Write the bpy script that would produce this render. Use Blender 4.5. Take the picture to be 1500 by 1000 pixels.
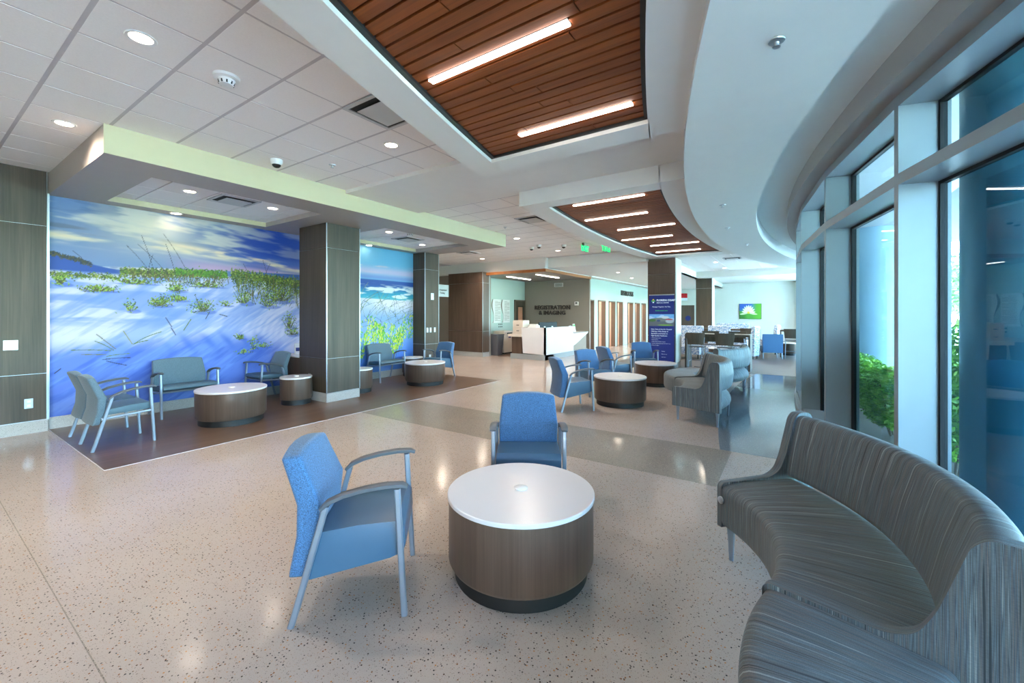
import bpy, bmesh, math, random
import numpy as np
from mathutils import Vector, Matrix
random.seed(7)
SC = bpy.context.scene
COL = SC.collection
for o in list(bpy.data.objects):
    bpy.data.objects.remove(o)

# ------------------------------------------------------------------ camera, world, sun, exposure
# room frame: x runs along the mural wall, y points at the mural wall, camera stands over the origin
TH = math.atan2(410, 611)
cd = bpy.data.cameras.new('camera')
cam = bpy.data.objects.new('camera', cd); COL.objects.link(cam)
cam.location = (0, 0, 1.5)
cam.rotation_euler = (math.pi/2, 0, TH - math.pi/2)
cd.sensor_width = 36.0
cd.lens = 36.0*611/1500
cd.shift_y = -40/1500
cd.clip_start = 0.02; cd.clip_end = 400
SC.camera = cam

W = bpy.data.worlds.new('sky'); SC.world = W; W.use_nodes = True
nt = W.node_tree; nt.nodes.clear()
wo = nt.nodes.new('ShaderNodeOutputWorld'); wb = nt.nodes.new('ShaderNodeBackground')
sk = nt.nodes.new('ShaderNodeTexSky'); sk.sky_type = 'NISHITA'
sk.sun_disc = False; sk.sun_elevation = math.radians(52); sk.sun_rotation = math.radians(150)
sk.air_density = 1.0; sk.dust_density = 1.5; sk.ozone_density = 1.5
wb.inputs['Strength'].default_value = 2.8
nt.links.new(sk.outputs[0], wb.inputs[0]); nt.links.new(wb.outputs[0], wo.inputs[0])

sd = bpy.data.lights.new('sun', 'SUN'); sd.energy = 40.0; sd.angle = 0.01; sd.color = (1, .95, .86)
sun = bpy.data.objects.new('sun', sd); COL.objects.link(sun)
sun.rotation_euler = (math.radians(40), 0, math.radians(84))

vs = SC.view_settings
vs.view_transform = 'Standard'; vs.look = 'None'; vs.gamma = 1.0; vs.use_curve_mapping = False
vs.exposure = 1.52
try:
    SC.cycles.max_bounces = 10; SC.cycles.diffuse_bounces = 5; SC.cycles.transparent_max_bounces = 24
    SC.cycles.sample_clamp_indirect = 6.0; SC.cycles.use_denoising = True
    SC.cycles.caustics_reflective = False; SC.cycles.caustics_refractive = False
except Exception:
    pass
DOWN_W = 52.0      # watts of one recessed downlight
STRIP_E = 8.0      # emission of the linear ceiling lights

# ------------------------------------------------------------------ helpers
def lin(c):
    return tuple(((v/255)/12.92 if v/255 <= .04045 else ((v/255+.055)/1.055)**2.4) for v in c)

class NG:
    def __init__(s, name):
        s.m = bpy.data.materials.new(name); s.m.use_nodes = True
        s.t = s.m.node_tree; s.t.nodes.clear()
        s.out = s.t.nodes.new('ShaderNodeOutputMaterial')
    def n(s, typ, **kw):
        x = s.t.nodes.new('ShaderNode'+typ)
        for k, v in kw.items():
            if hasattr(x, k) and k not in x.inputs: setattr(x, k, v)
            else: x.inputs[k.replace('_', ' ') if k not in x.inputs else k].default_value = v
        return x
    def l(s, a, b): s.t.links.new(a, b)
    def bsdf(s, rough=.5, metal=0., coat=0., spec=.5, sheen=0.):
        b = s.n('BsdfPrincipled')
        b.inputs['Roughness'].default_value = rough; b.inputs['Metallic'].default_value = metal
        b.inputs['Coat Weight'].default_value = coat; b.inputs['Coat Roughness'].default_value = .06
        b.inputs['Specular IOR Level'].default_value = spec; b.inputs['Sheen Weight'].default_value = sheen
        s.l(b.outputs[0], s.out.inputs[0]); s.b = b
        return b
    def coord(s, kind='Object', scale=(1, 1, 1), rot=(0, 0, 0)):
        c = s.n('TexCoord'); m = s.n('Mapping')
        m.inputs['Scale'].default_value = scale; m.inputs['Rotation'].default_value = rot
        s.l(c.outputs[kind], m.inputs[0]); return m.outputs[0]
    def geo(s, scale=(1, 1, 1), rot=(0, 0, 0)):
        c = s.n('NewGeometry'); m = s.n('Mapping')
        m.inputs['Scale'].default_value = scale; m.inputs['Rotation'].default_value = rot
        s.l(c.outputs['Position'], m.inputs[0]); return m.outputs[0]
    def noise(s, vec, scale=5., detail=3., rough=.5):
        x = s.n('TexNoise'); x.inputs['Scale'].default_value = scale
        x.inputs['Detail'].default_value = detail; x.inputs['Roughness'].default_value = rough
        s.l(vec, x.inputs['Vector']); return x.outputs[0]
    def ramp(s, fac, stops, interp='LINEAR'):
        r = s.n('ValToRGB'); r.color_ramp.interpolation = interp
        e = r.color_ramp.elements
        while len(e) < len(stops): e.new(.5)
        for el, (p, c) in zip(e, stops):
            el.position = p; el.color = (*c, 1) if len(c) == 3 else c
        s.l(fac, r.inputs[0]); return r.outputs[0]
    def mix(s, fac, a, b, mode='MIX'):
        x = s.n('MixRGB'); x.blend_type = mode
        for k, v in (('Fac', fac), ('Color1', a), ('Color2', b)):
            if isinstance(v, (int, float)): x.inputs[k].default_value = v
            elif isinstance(v, tuple): x.inputs[k].default_value = (*v, 1)
            else: s.l(v, x.inputs[k])
        return x.outputs[0]
    def bump(s, h, strength=.2, dist=.01):
        b = s.n('Bump'); b.inputs['Strength'].default_value = strength; b.inputs['Distance'].default_value = dist
        s.l(h, b.inputs['Height']); s.l(b.outputs[0], s.b.inputs['Normal'])

def plain(name, c, rough=.5, metal=0., coat=0., var=.04, vscale=6., spec=.5):
    g = NG(name); b = g.bsdf(rough, metal, coat, spec)
    c = lin(c); n = g.noise(g.geo(), vscale, 3)
    g.l(g.ramp(n, [(.25, tuple(v*(1-var) for v in c)), (.75, tuple(min(1, v*(1+var)) for v in c))]), b.inputs['Base Color'])
    return g.m

def emit(name, c, e):
    g = NG(name); x = g.n('Emission'); x.inputs[0].default_value = (*lin(c), 1); x.inputs[1].default_value = e
    g.l(x.outputs[0], g.out.inputs[0]); return g.m

def woodm(name, dark, light, axis='z', rough=.4, fine=60, coat=0.):
    g = NG(name); b = g.bsdf(rough, coat=coat)
    sc = {'z': (fine, fine, 1.2), 'x': (1.2, fine, fine), 'y': (fine, 1.2, fine)}[axis]
    n1 = g.noise(g.geo(sc), 1., 4, .65)
    sc2 = tuple(v*.14 if v > 2 else v*.5 for v in sc)
    n2 = g.noise(g.geo(sc2), 1., 2)
    f = g.mix(.45, n1, n2)
    g.l(g.ramp(f, [(.32, lin(dark)), (.68, lin(light))]), b.inputs['Base Color'])
    g.bump(n1, .05, .002); return g.m

def terrazzo(name, base, chips, scale=55, rough=.13, dens=.42):
    g = NG(name); b = g.bsdf(rough, spec=.18)
    base = lin(base)
    p = g.geo()
    wob = g.noise(p, 1.3, 3)
    col = g.ramp(wob, [(.3, tuple(v*.95 for v in base)), (.7, tuple(min(1, v*1.04) for v in base))])
    fine = g.noise(p, 260, 2)
    col = g.mix(g.ramp(fine, [(.56, (0, 0, 0)), (.66, (.35, .35, .35))]), col, tuple(v*.55 for v in base))
    for k, (sc, thr, amount) in enumerate(((scale, .30, 1.), (scale*2.0, .27, .75))):
        v = g.n('TexVoronoi'); v.inputs['Scale'].default_value = sc
        g.l(g.geo((1, 1, 1), (0, 0, .6*k)), v.inputs['Vector'])
        mask = g.ramp(v.outputs['Distance'], [(thr-.06, (1, 1, 1)), (thr+.02, (0, 0, 0))])
        sep = g.n('SeparateColor'); g.l(v.outputs['Color'], sep.inputs[0])
        pick = g.ramp(sep.outputs[0], [(dens*.9, (1, 1, 1)), (dens, (0, 0, 0))], 'CONSTANT')
        cc = g.ramp(sep.outputs[1], [(i/len(chips), lin(c)) for i, c in enumerate(chips)], 'CONSTANT')
        f = g.mix(1., mask, pick, 'MULTIPLY'); f = g.mix(1., f, (amount,)*3, 'MULTIPLY')
        col = g.mix(f, col, cc)
    g.l(col, b.inputs['Base Color']); return g.m

def fabric(name, c, rough=.85, fleck=.5, scale=420, sheen=.2):
    g = NG(name); b = g.bsdf(rough, sheen=sheen)
    c = lin(c); n = g.noise(g.coord('Object'), scale, 2, .7)
    g.l(g.ramp(n, [(.35, tuple(v*(1-fleck) for v in c)), (.65, tuple(min(1, v*(1+fleck)) for v in c))]), b.inputs['Base Color'])
    g.bump(n, .25, .002); return g.m

def stripes(name, cols, rough=.6):
    # woven stripes that run over the profile of the curved sofas (u = along the arc, v = over the profile)
    g = NG(name); b = g.bsdf(rough, sheen=.1)
    n1 = g.noise(g.coord('UV', (170, 1.3, 1)), 1., 3, .6)
    n2 = g.noise(g.coord('UV', (62, .8, 1)), 1., 3, .6)
    f = g.mix(.5, n1, n2)
    st = [(.40+.20*i/(len(cols)-1), lin(c)) for i, c in enumerate(cols)]
    wv = g.noise(g.coord('UV', (90, 420, 1)), 1., 1)
    col = g.mix(.25, g.ramp(f, st), g.ramp(wv, [(.4, (.45, .45, .45)), (.6, (1, 1, 1))]), 'MULTIPLY')
    g.l(col, b.inputs['Base Color']); g.bump(wv, .25, .002); return g.m

def glassm(name, tint, base_refl=.08):
    g = NG(name)
    tr = g.n('BsdfTransparent'); tr.inputs[0].default_value = (*tint, 1)
    gl = g.n('BsdfGlossy'); gl.inputs['Roughness'].default_value = .0; gl.inputs[0].default_value = (.8, .95, 1, 1)
    lw = g.n('LayerWeight'); lw.inputs['Blend'].default_value = .5
    fr = g.ramp(lw.outputs['Facing'], [(0, (.04,)*3), (.5, (.06,)*3), (.72, (.12,)*3), (.86, (.28,)*3), (1, (.9,)*3)])
    mx = g.n('MixShader'); g.l(fr, mx.inputs[0]); g.l(tr.outputs[0], mx.inputs[1]); g.l(gl.outputs[0], mx.inputs[2])
    g.l(mx.outputs[0], g.out.inputs[0]); return g.m

def painted(name, rough=.55):
    g = NG(name); b = g.bsdf(rough)
    a = g.n('VertexColor'); a.layer_name = 'print'
    g.l(a.outputs[0], b.inputs['Base Color']); return g.m

M = {}
M['gyp'] = plain('white_gypsum', (226, 222, 217), .6, var=.015)
M['gyp_beam'] = plain('pale_gypsum', (226, 226, 224), .55, var=.015)
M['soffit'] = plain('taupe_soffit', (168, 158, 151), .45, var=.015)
M['fascia'] = plain('cream_fascia', (204, 194, 160), .5, var=.015)
M['tile'] = plain('mineral_tile', (238, 234, 232), .8, var=.03, vscale=90)
M['tee'] = plain('grid_tee', (192, 186, 188), .5)
M['plank'] = woodm('cedar_plank', (104, 46, 12), (150, 76, 24), 'y', .55)
M['cedar_trim'] = woodm('cedar_trim', (150, 88, 44), (188, 120, 66), 'x', .4)
M['black'] = plain('black_trim', (18, 20, 22), .5)
M['wood'] = woodm('walnut_laminate', (54, 46, 37), (86, 74, 60), 'z', .48)
M['wood_brown'] = woodm('walnut_drum', (70, 55, 46), (98, 80, 69), 'z', .35)
M['woodfloor'] = woodm('dark_floor', (82, 65, 54), (110, 88, 73), 'x', .3, 30)
M['cafefloor'] = woodm('grey_floor', (50, 48, 48), (74, 70, 68), 'y', .42, 20)
CH = [(70, 58, 50), (128, 84, 52), (96, 88, 84), (170, 118, 70), (52, 50, 52), (140, 128, 120)]
M['terr'] = terrazzo('cream_terrazzo', (174, 162, 154), CH, 74, .15)
M['terr_grey'] = terrazzo('grey_terrazzo', (146, 138, 128), [(90, 84, 80), (190, 180, 168), (70, 66, 64)], 90, .12)
M['terr_dark'] = terrazzo('slate_terrazzo', (112, 122, 130), [(80, 90, 98), (160, 170, 176), (60, 66, 72)], 90, .1)
M['terr_base'] = terrazzo('terrazzo_skirting', (176, 174, 170), [(120, 118, 114), (214, 212, 208), (90, 88, 86)], 120, .3, .5)
M['chrome'] = plain('satin_aluminium', (200, 204, 210), .28, .9)
M['leg'] = plain('silver_leg', (142, 152, 166), .35, .6)
M['armtop'] = plain('grey_urethane', (82, 86, 92), .5)
M['blue'] = fabric('blue_weave', (60, 98, 138), .85, .55, 230)
M['vinyl'] = plain('blue_vinyl', (62, 94, 120), .4, var=.05)
M['weave_shaded'] = fabric('shaded_weave', (84, 106, 120), .85, .35, 230)  # copy of the blue weave, greyed for bays away from the blue daylight
M['vinyl_shaded'] = plain('shaded_vinyl', (70, 94, 108), .42, var=.05)  # copy of the blue vinyl with the bays' weaker daylight in its colour
M['stripe'] = stripes('striped_weave', [(44, 53, 60), (96, 109, 114), (110, 107, 106), (60, 77, 90), (112, 129, 136), (50, 59, 68), (148, 159, 160)])
M['white'] = plain('white_solid_surface', (216, 214, 216), .28, var=.01)
M['trimwhite'] = plain('white_plastic', (230, 230, 228), .4)
M['mullion'] = plain('painted_mullion', (150, 158, 162), .4, .1, var=.02)
M['glass'] = glassm('window_glass', (.60, .79, .87))
M['clear'] = glassm('door_glass', (.85, .9, .9))
M['gasket'] = plain('black_gasket', (12, 14, 18), .6)
M['lamp'] = emit('downlight_lens', (255, 236, 210), 9.)
M['strip'] = emit('linear_lens', (255, 238, 225), STRIP_E)
M['mint'] = plain('mint_wall', (186, 206, 198), .6, var=.01)
M['taupe'] = plain('taupe_wall', (146, 138, 128), .6, var=.01)
M['pale'] = plain('pale_wall', (212, 214, 208), .6, var=.01)
M['peach'] = plain('peach_wall', (238, 218, 204), .6, var=.01)
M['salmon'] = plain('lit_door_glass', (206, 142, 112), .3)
M['frame'] = plain('brown_door_frame', (118, 104, 92), .45)
M['diff'] = plain('diffuser_metal', (196, 196, 196), .45)
M['dark'] = plain('dark_void', (30, 34, 32), .7)
M['green'] = emit('exit_green', (30, 220, 120), 1.0)
M['navy'] = plain('banner_navy', (22, 40, 118), .5)
M['bannertext'] = plain('banner_white', (226, 232, 244), .6)
M['bannergreen'] = plain('banner_green', (60, 190, 90), .6)
M['letter'] = plain('bronze_letter', (74, 70, 66), .4, .3)
M['paint'] = painted('printed_graphic')
M['screen'] = plain('monitor_shell', (20, 28, 40), .6)
M['bin'] = plain('grey_bin', (92, 92, 98), .5)
M['beige'] = plain('beige_box', (206, 194, 182), .5)
M['plinth'] = plain('steel_plinth', (160, 166, 168), .4, .3)
M['pattern'] = None
M['concrete'] = plain('concrete_ground', (214, 212, 204), .8)
M['lawn'] = plain('lawn_grass', (92, 128, 58), .9, var=.2, vscale=3)
M['colpaint'] = plain('painted_column', (150, 178, 200), .5)
M['col_shaded'] = plain('shaded_column', (46, 112, 132), .35)  # near column's shade and the glass tint mixed into its colour
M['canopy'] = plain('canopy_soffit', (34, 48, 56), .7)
M['bark'] = plain('bark', (92, 76, 60), .9, var=.2)
g = NG('leaf'); b_ = g.bsdf(.5)
n_ = g.noise(g.geo(), 9, 2)
g.l(g.ramp(n_, [(.3, lin((64, 118, 26))), (.5, lin((120, 180, 46))), (.7, lin((176, 214, 84)))]), b_.inputs['Base Color']); M['leaf'] = g.m
g = NG('tree_leaf'); b_ = g.bsdf(.6)
n_ = g.noise(g.geo(), 1.2, 3)
g.l(g.ramp(n_, [(.3, lin((74, 110, 52))), (.7, lin((150, 182, 104)))]), b_.inputs['Base Color']); M['treeleaf'] = g.m
g = NG('mosaic_weave'); b_ = g.bsdf(.8)
vv = g.n('TexVoronoi'); vv.inputs['Scale'].default_value = 1.; g.l(g.coord('Object', (34, 34, 95)), vv.inputs['Vector'])
sp = g.n('SeparateColor'); g.l(vv.outputs['Color'], sp.inputs[0])
g.l(g.ramp(sp.outputs[0], [(0, lin((96, 122, 160))), (.3, lin((190, 196, 204))), (.55, lin((130, 150, 178))), (.8, lin((222, 216, 206)))], 'CONSTANT'), b_.inputs['Base Color'])
M['pattern'] = g.m

def mesh(name, verts, faces, mat, parent=None, smooth=False, bevel=0., seg=2, auto=None):
    me = bpy.data.meshes.new(name)
    me.from_pydata([tuple(v) for v in verts], [], faces)
    bm = bmesh.new(); bm.from_mesh(me)
    bmesh.ops.recalc_face_normals(bm, faces=bm.faces)
    if bevel:
        es = [e for e in bm.edges if len(e.link_faces) == 2 and e.calc_face_angle(0) > .5]
        bmesh.ops.bevel(bm, geom=es, offset=bevel, segments=seg, profile=.7, affect='EDGES', clamp_overlap=True)
    bm.to_mesh(me); bm.free()
    if smooth or (bevel and seg > 1):
        for p in me.polygons: p.use_smooth = True
    if smooth == 'angle' or (bevel and seg > 1):
        try: me.set_sharp_from_angle(angle=math.radians(40))
        except Exception: pass
    return link(name, me, mat, parent)

def link(name, me, mat, parent=None):
    o = bpy.data.objects.new(name, me); COL.objects.link(o)
    if mat is not None:
        if len(me.materials) == 0: me.materials.append(M[mat] if isinstance(mat, str) else mat)
    if parent is not None: o.parent = parent
    return o

BF = [(0, 3, 2, 1), (4, 5, 6, 7), (0, 1, 5, 4), (1, 2, 6, 5), (2, 3, 7, 6), (3, 0, 4, 7)]
def box(name, x0, x1, y0, y1, z0, z1, mat, parent=None, bevel=0., seg=1):
    v = [(x0, y0, z0), (x1, y0, z0), (x1, y1, z0), (x0, y1, z0), (x0, y0, z1), (x1, y0, z1), (x1, y1, z1), (x0, y1, z1)]
    return mesh(name, v, BF, mat, parent, bevel=bevel, seg=seg)

def boxes(name, bs, mat, parent=None):
    v, f = [], []
    for (x0, x1, y0, y1, z0, z1) in bs:
        n = len(v)
        v += [(x0, y0, z0), (x1, y0, z0), (x1, y1, z0), (x0, y1, z0), (x0, y0, z1), (x1, y0, z1), (x1, y1, z1), (x0, y1, z1)]
        f += [tuple(i+n for i in q) for q in BF]
    return mesh(name, v, f, mat, parent)

def prism(name, poly, z0, z1, mat, parent=None, bevel=0., seg=2, smooth=False):
    n = len(poly)
    v = [(x, y, z0) for x, y in poly]+[(x, y, z1) for x, y in poly]
    f = [tuple(range(n))[::-1], tuple(range(n, 2*n))]+[(i, (i+1) % n, (i+1) % n+n, i+n) for i in range(n)]
    return mesh(name, v, f, mat, parent, bevel=bevel, seg=seg, smooth=smooth)

def extr(name, prof, y0, y1, mat, parent=None, bevel=0., seg=2):
    # profile in (x, z), pushed along y
    n = len(prof)
    v = [(x, y0, z) for x, z in prof]+[(x, y1, z) for x, z in prof]
    f = [tuple(range(n)), tuple(range(n, 2*n))[::-1]]+[(i, i+n, (i+1) % n+n, (i+1) % n) for i in range(n)]
    return mesh(name, v, f, mat, parent, bevel=bevel, seg=seg)

def lathe(name, prof, mat, parent=None, n=40, loc=(0, 0, 0)):
    v, f = [], []
    for r, z in prof:
        for k in range(n):
            a = 2*math.pi*k/n
            v.append((loc[0]+r*math.cos(a), loc[1]+r*math.sin(a), loc[2]+z))
    m = len(prof)
    for i in range(m-1):
        for k in range(n):
            f.append((i*n+k, i*n+(k+1) % n, (i+1)*n+(k+1) % n, (i+1)*n+k))
    if prof[0][0] > 1e-4: f.append(tuple(range(n))[::-1])
    if prof[-1][0] > 1e-4: f.append(tuple(range((m-1)*n, m*n)))
    return mesh(name, v, f, mat, parent, smooth='angle')

def sweep(name, pts, hw, hh, mat, parent=None, side=(0, 1, 0), n=8, sq=.6):
    # tube of squarish section along a polyline; hw is measured along "side"
    pts = [Vector(p) for p in pts]; side = Vector(side)
    v, f = [], []
    for i, p in enumerate(pts):
        t = (pts[min(i+1, len(pts)-1)]-pts[max(i-1, 0)]).normalized()
        u = (side-t*side.dot(t)).normalized(); w = t.cross(u)
        a_, b_ = (hw[i] if isinstance(hw, (list, tuple)) else hw), (hh[i] if isinstance(hh, (list, tuple)) else hh)
        for k in range(n):
            a = 2*math.pi*(k+.5)/n; c, s = math.cos(a), math.sin(a)
            c = math.copysign(abs(c)**sq, c); s = math.copysign(abs(s)**sq, s)
            v.append(p+u*a_*c+w*b_*s)
    for i in range(len(pts)-1):
        for k in range(n):
            f.append((i*n+k, i*n+(k+1) % n, (i+1)*n+(k+1) % n, (i+1)*n+k))
    f.append(tuple(range(n))[::-1]); f.append(tuple(range((len(pts)-1)*n, len(pts)*n)))
    return mesh(name, v, f, mat, parent, smooth='angle')

def tag(o, label, cat, group=None, kind=None):
    o['label'] = label; o['category'] = cat
    if group: o['group'] = group
    if kind: o['kind'] = kind
    return o

def struct(o, label, cat):
    return tag(o, label, cat, kind='structure')

def thing(name, label, cat, loc=(0, 0, 0), rz=0., group=None):
    o = bpy.data.objects.new(name, None); COL.objects.link(o)
    o.location = loc; o.rotation_euler = (0, 0, rz); o.empty_display_size = .1
    return tag(o, label, cat, group)

def copy_tree(o, parent=None):
    c = o.copy(); COL.objects.link(c)
    if parent is not None: c.parent = parent
    for ch in [x for x in o.children]: copy_tree(ch, c)
    return c

def put(proto, first, loc, rz, label, group=None):
    o = proto if first else copy_tree(proto)
    o.location = loc; o.rotation_euler = (0, 0, rz); o['label'] = label
    if group: o['group'] = group
    return o

def text(name, s, size, mat, parent=None, ext=.002, loc=(0, 0, 0), rot=(0, 0, 0), align='CENTER', spacing=1.0, shear=0, bold=0.):
    cu = bpy.data.curves.new(name, 'FONT'); cu.body = s; cu.size = size; cu.extrude = ext; cu.align_x = align
    cu.space_character = spacing; cu.shear = shear; cu.resolution_u = 2; cu.offset = bold
    t = bpy.data.objects.new(name, cu); COL.objects.link(t)
    bpy.context.view_layer.update()
    me = bpy.data.meshes.new_from_object(t.evaluated_get(bpy.context.evaluated_depsgraph_get()))
    bpy.data.objects.remove(t); bpy.data.curves.remove(cu)
    me.materials.clear(); o = link(name, me, mat, parent)
    o.location = loc; o.rotation_euler = rot
    return o

# printed pictures: a fine grid whose vertices carry the ink colour
def print_grid(name, img, corner, du, dv, parent=None):
    # img[v, u] linear rgb, row 0 at the bottom
    h, w, _ = img.shape
    us = np.linspace(0, 1, w); vsn = np.linspace(0, 1, h)
    U, V = np.meshgrid(us, vsn)
    c, du, dv = np.array(corner), np.array(du), np.array(dv)
    P = c+U[..., None]*du+V[..., None]*dv
    P = P.reshape(-1, 3)
    idx = np.arange(h*w).reshape(h, w)
    F = np.stack([idx[:-1, :-1], idx[:-1, 1:], idx[1:, 1:], idx[1:, :-1]], -1).reshape(-1, 4)
    me = bpy.data.meshes.new(name)
    me.vertices.add(len(P)); me.vertices.foreach_set('co', P.ravel())
    me.loops.add(F.size); me.loops.foreach_set('vertex_index', F.ravel().astype(np.int32))
    me.polygons.add(len(F)); me.polygons.foreach_set('loop_start', np.arange(0, F.size, 4, dtype=np.int32))
    me.update(calc_edges=True)
    ca = me.color_attributes.new('print', 'FLOAT_COLOR', 'POINT')
    rgba = np.ones((h*w, 4), np.float32); rgba[:, :3] = np.clip(img.reshape(-1, 3), 0, 1)
    ca.data.foreach_set('color', rgba.ravel())
    return link(name, me, 'paint', parent)

RS = np.random.RandomState(5)
def vnoise(h, w, gy, gx):
    g = RS.rand(int(gy)+3, int(gx)+3)
    y = np.linspace(0, gy, h); x = np.linspace(0, gx, w)
    yi, xi = y.astype(int), x.astype(int); fy, fx = y-yi, x-xi
    fy, fx = fy*fy*(3-2*fy), fx*fx*(3-2*fx)
    a = g[np.ix_(yi, xi)]; b = g[np.ix_(yi, xi+1)]; c = g[np.ix_(yi+1, xi)]; d = g[np.ix_(yi+1, xi+1)]
    fx = fx[None, :]; fy = fy[:, None]
    return (a*(1-fx)+b*fx)*(1-fy)+(c*(1-fx)+d*fx)*fy
def fbm(h, w, gy, gx, n=4):
    s, a, t = 0, 1., 0
    for k in range(n):
        s = s+a*vnoise(h, w, gy*2**k, gx*2**k); t += a; a *= .5
    return s/t
def sm(a, b, x):
    t = np.clip((x-a)/(b-a), 0, 1); return t*t*(3-2*t)
def lc(*c): return np.array(lin(c))
def blend(img, mask, c): return img*(1-mask[..., None])+np.asarray(c)*mask[..., None]

class Canvas:
    def __init__(s, x0, x1, z0, z1, step):
        s.x0, s.z0, s.step = x0, z0, step
        s.w, s.h = int((x1-x0)/step)+1, int((z1-z0)/step)+1
        s.X, s.Z = np.meshgrid(np.linspace(x0, x1, s.w), np.linspace(z0, z1, s.h))
        s.img = np.zeros((s.h, s.w, 3))
    def ell(s, x, z, a, b, ang, c, al=1.):
        r = max(a, b)*1.2+s.step
        i0, i1 = max(0, int((x-r-s.x0)/s.step)), min(s.w, int((x+r-s.x0)/s.step)+2)
        j0, j1 = max(0, int((z-r-s.z0)/s.step)), min(s.h, int((z+r-s.z0)/s.step)+2)
        if i0 >= i1 or j0 >= j1: return
        dx, dz = s.X[j0:j1, i0:i1]-x, s.Z[j0:j1, i0:i1]-z
        ca, sa = math.cos(ang), math.sin(ang)
        d = np.sqrt(((dx*ca+dz*sa)/a)**2+((-dx*sa+dz*ca)/b)**2)
        m = np.clip((1.15-d)/.3, 0, 1)*al
        s.img[j0:j1, i0:i1] = blend(s.img[j0:j1, i0:i1], m, c)
    def stroke(s, pts, wdt, c, al=1.):
        for (x0, z0), (x1, z1) in zip(pts[:-1], pts[1:]):
            s.ell((x0+x1)/2, (z0+z1)/2, math.hypot(x1-x0, z1-z0)/2+wdt*.6, wdt, math.atan2(z1-z0, x1-x0), c, al)
    def bush(s, x, z, rx, rz, n, cols, leaf=.014, stems=True):
        rnd = random.Random(int(x*1000+z*77))
        s.ell(x+.04, z-rz*.9, rx*.9, rz*.35, 0, lc(70, 105, 205), .55)
        for k in range(n):
            px, pz = x+rnd.gauss(0, .45)*rx, z+rnd.gauss(0, .45)*rz
            if stems and rnd.random() < .2: s.stroke([(x+(px-x)*.3, z-rz*.8), (px, pz)], .005, lc(84, 88, 40), .8)
            s.ell(px, pz, leaf*rnd.uniform(.7, 1.5), leaf*.5, rnd.uniform(.2, 2.9), lc(*rnd.choice(cols)), .95)
    def blade(s, x, z, dx, dz, bend, c, wdt=.006, n=6):
        pts = [(x+dx*t+bend*t*t, z+dz*t-abs(bend)*.25*t*t) for t in [k/n for k in range(n+1)]]
        s.stroke(pts, wdt, c, .9)

# ------------------------------------------------------------------ the ring every curved thing follows
RX, RY = 8.85, -21.06
def ry(r, x): return RY+math.sqrt(max(0., r*r-(x-RX)**2))
def xstrip(name, r0, r1, x0, x1, z0, z1, mat, parent=None, step=.3):
    n = max(2, int((x1-x0)/step)); xs = [x0+(x1-x0)*i/n for i in range(n+1)]
    v, f = [], []
    for x in xs:
        a, b = ry(r0, x) if r0 < 100 else r0-1000, ry(r1, x) if r1 < 100 else r1-1000
        v += [(x, a, z0), (x, b, z0), (x, b, z1), (x, a, z1)]
    for i in range(n):
        for k in range(4):
            f.append((i*4+k, i*4+(k+1) % 4, (i+1)*4+(k+1) % 4, (i+1)*4+k))
    f += [(0, 3, 2, 1), (n*4, n*4+1, n*4+2, n*4+3)]
    return mesh(name, v, f, mat, parent, smooth='angle')

WALLY = 8.05
ZC, ZS, ZB, ZBEAM, ZBAND = 3.33, 3.05, 3.07, 3.0, 3.28
TX0, TXS, TY0, TYS = .665, .523, 3.85, .548

# ------------------------------------------------------------------ floor
floor = struct(xstrip('floor', 20.72, 1013, -6, 17.5, -.1, 0, 'terr'), 'cream terrazzo floor with brown and grey chips', 'floor')
box('floor_slab', 17.5, 28, -2.1, 13, -.1, 0, 'terr', floor)
box('terrazzo_band', 4.0, 5.12, ry(22.04, 4.5), 5.47, 0, .002, 'terr_grey', floor)
xstrip('terrazzo_band', 20.95, 22.04, 5.12, 12.1, 0, .003, 'terr_dark', floor)
box('terrazzo_band', 11.2, 12.1, 3.7, 4.6, 0, .002, 'terr_grey', floor)
box('wood_flooring', 1.145, 7.68, 5.475, WALLY, 0, .004, 'woodfloor', floor)
box('wood_flooring', 12.2, 15.4, 7.4, 9.6, 0, .003, 'woodfloor', floor)
_cf = xstrip('cafe_flooring', 21.02, 1004.6, 12.1, 17.5, 0, .004, 'cafefloor', floor)
box('cafe_flooring', 17.5, 27.4, -1.9, 4.6, 0, .004, 'cafefloor', floor)
box('divider_strip', .487, .491, -1.2, 7.95, 0, .002, 'terr_grey', floor)
box('divider_strip', 1.140, 1.145, 5.471, WALLY, 0, .0055, 'tee', floor)
box('divider_strip', 1.145, 7.68, 5.471, 5.475, 0, .0055, 'tee', floor)

# ------------------------------------------------------------------ shell
roof = struct(xstrip('roof_slab', 20.6, 1013.2, -6.2, 17.5, 3.62, 3.8, 'gyp'), 'flat roof slab above the ceilings', 'roof')
box('roof_slab', 17.5, 28, -2.3, 13.2, 3.62, 3.8, 'gyp', roof)
struct(box('wall_rear', -6.2, -6, -7, 8.2, 0, 3.7, 'pale'), 'pale wall behind the viewer', 'wall')
wm = struct(box('wall_mural', 1.0, 8.0, WALLY, WALLY+.15, 0, 3.6, 'pale'), 'wall carrying the printed beach scenes', 'wall')
struct(box('wall_north', -6.2, 1.14, 7.99, 8.2, 0, 3.6, 'taupe'), 'wall behind the walnut panels', 'wall')
struct(box('wall_corridor', 7.8, 11.9, 12.2, 12.4, 0, 3.6, 'taupe'), 'taupe wall at the end of the side corridor', 'wall')
struct(box('wall_corridor_side', 7.8, 7.9, 8.2, 12.2, 0, 3.6, 'taupe'), 'side wall of the corridor beyond the murals', 'wall')
struct(box('wall_taupe', 11.9, 12.05, 9.0, 12.3, 0, 3.6, 'taupe'), 'taupe wall beside the walnut pier', 'wall')

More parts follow.
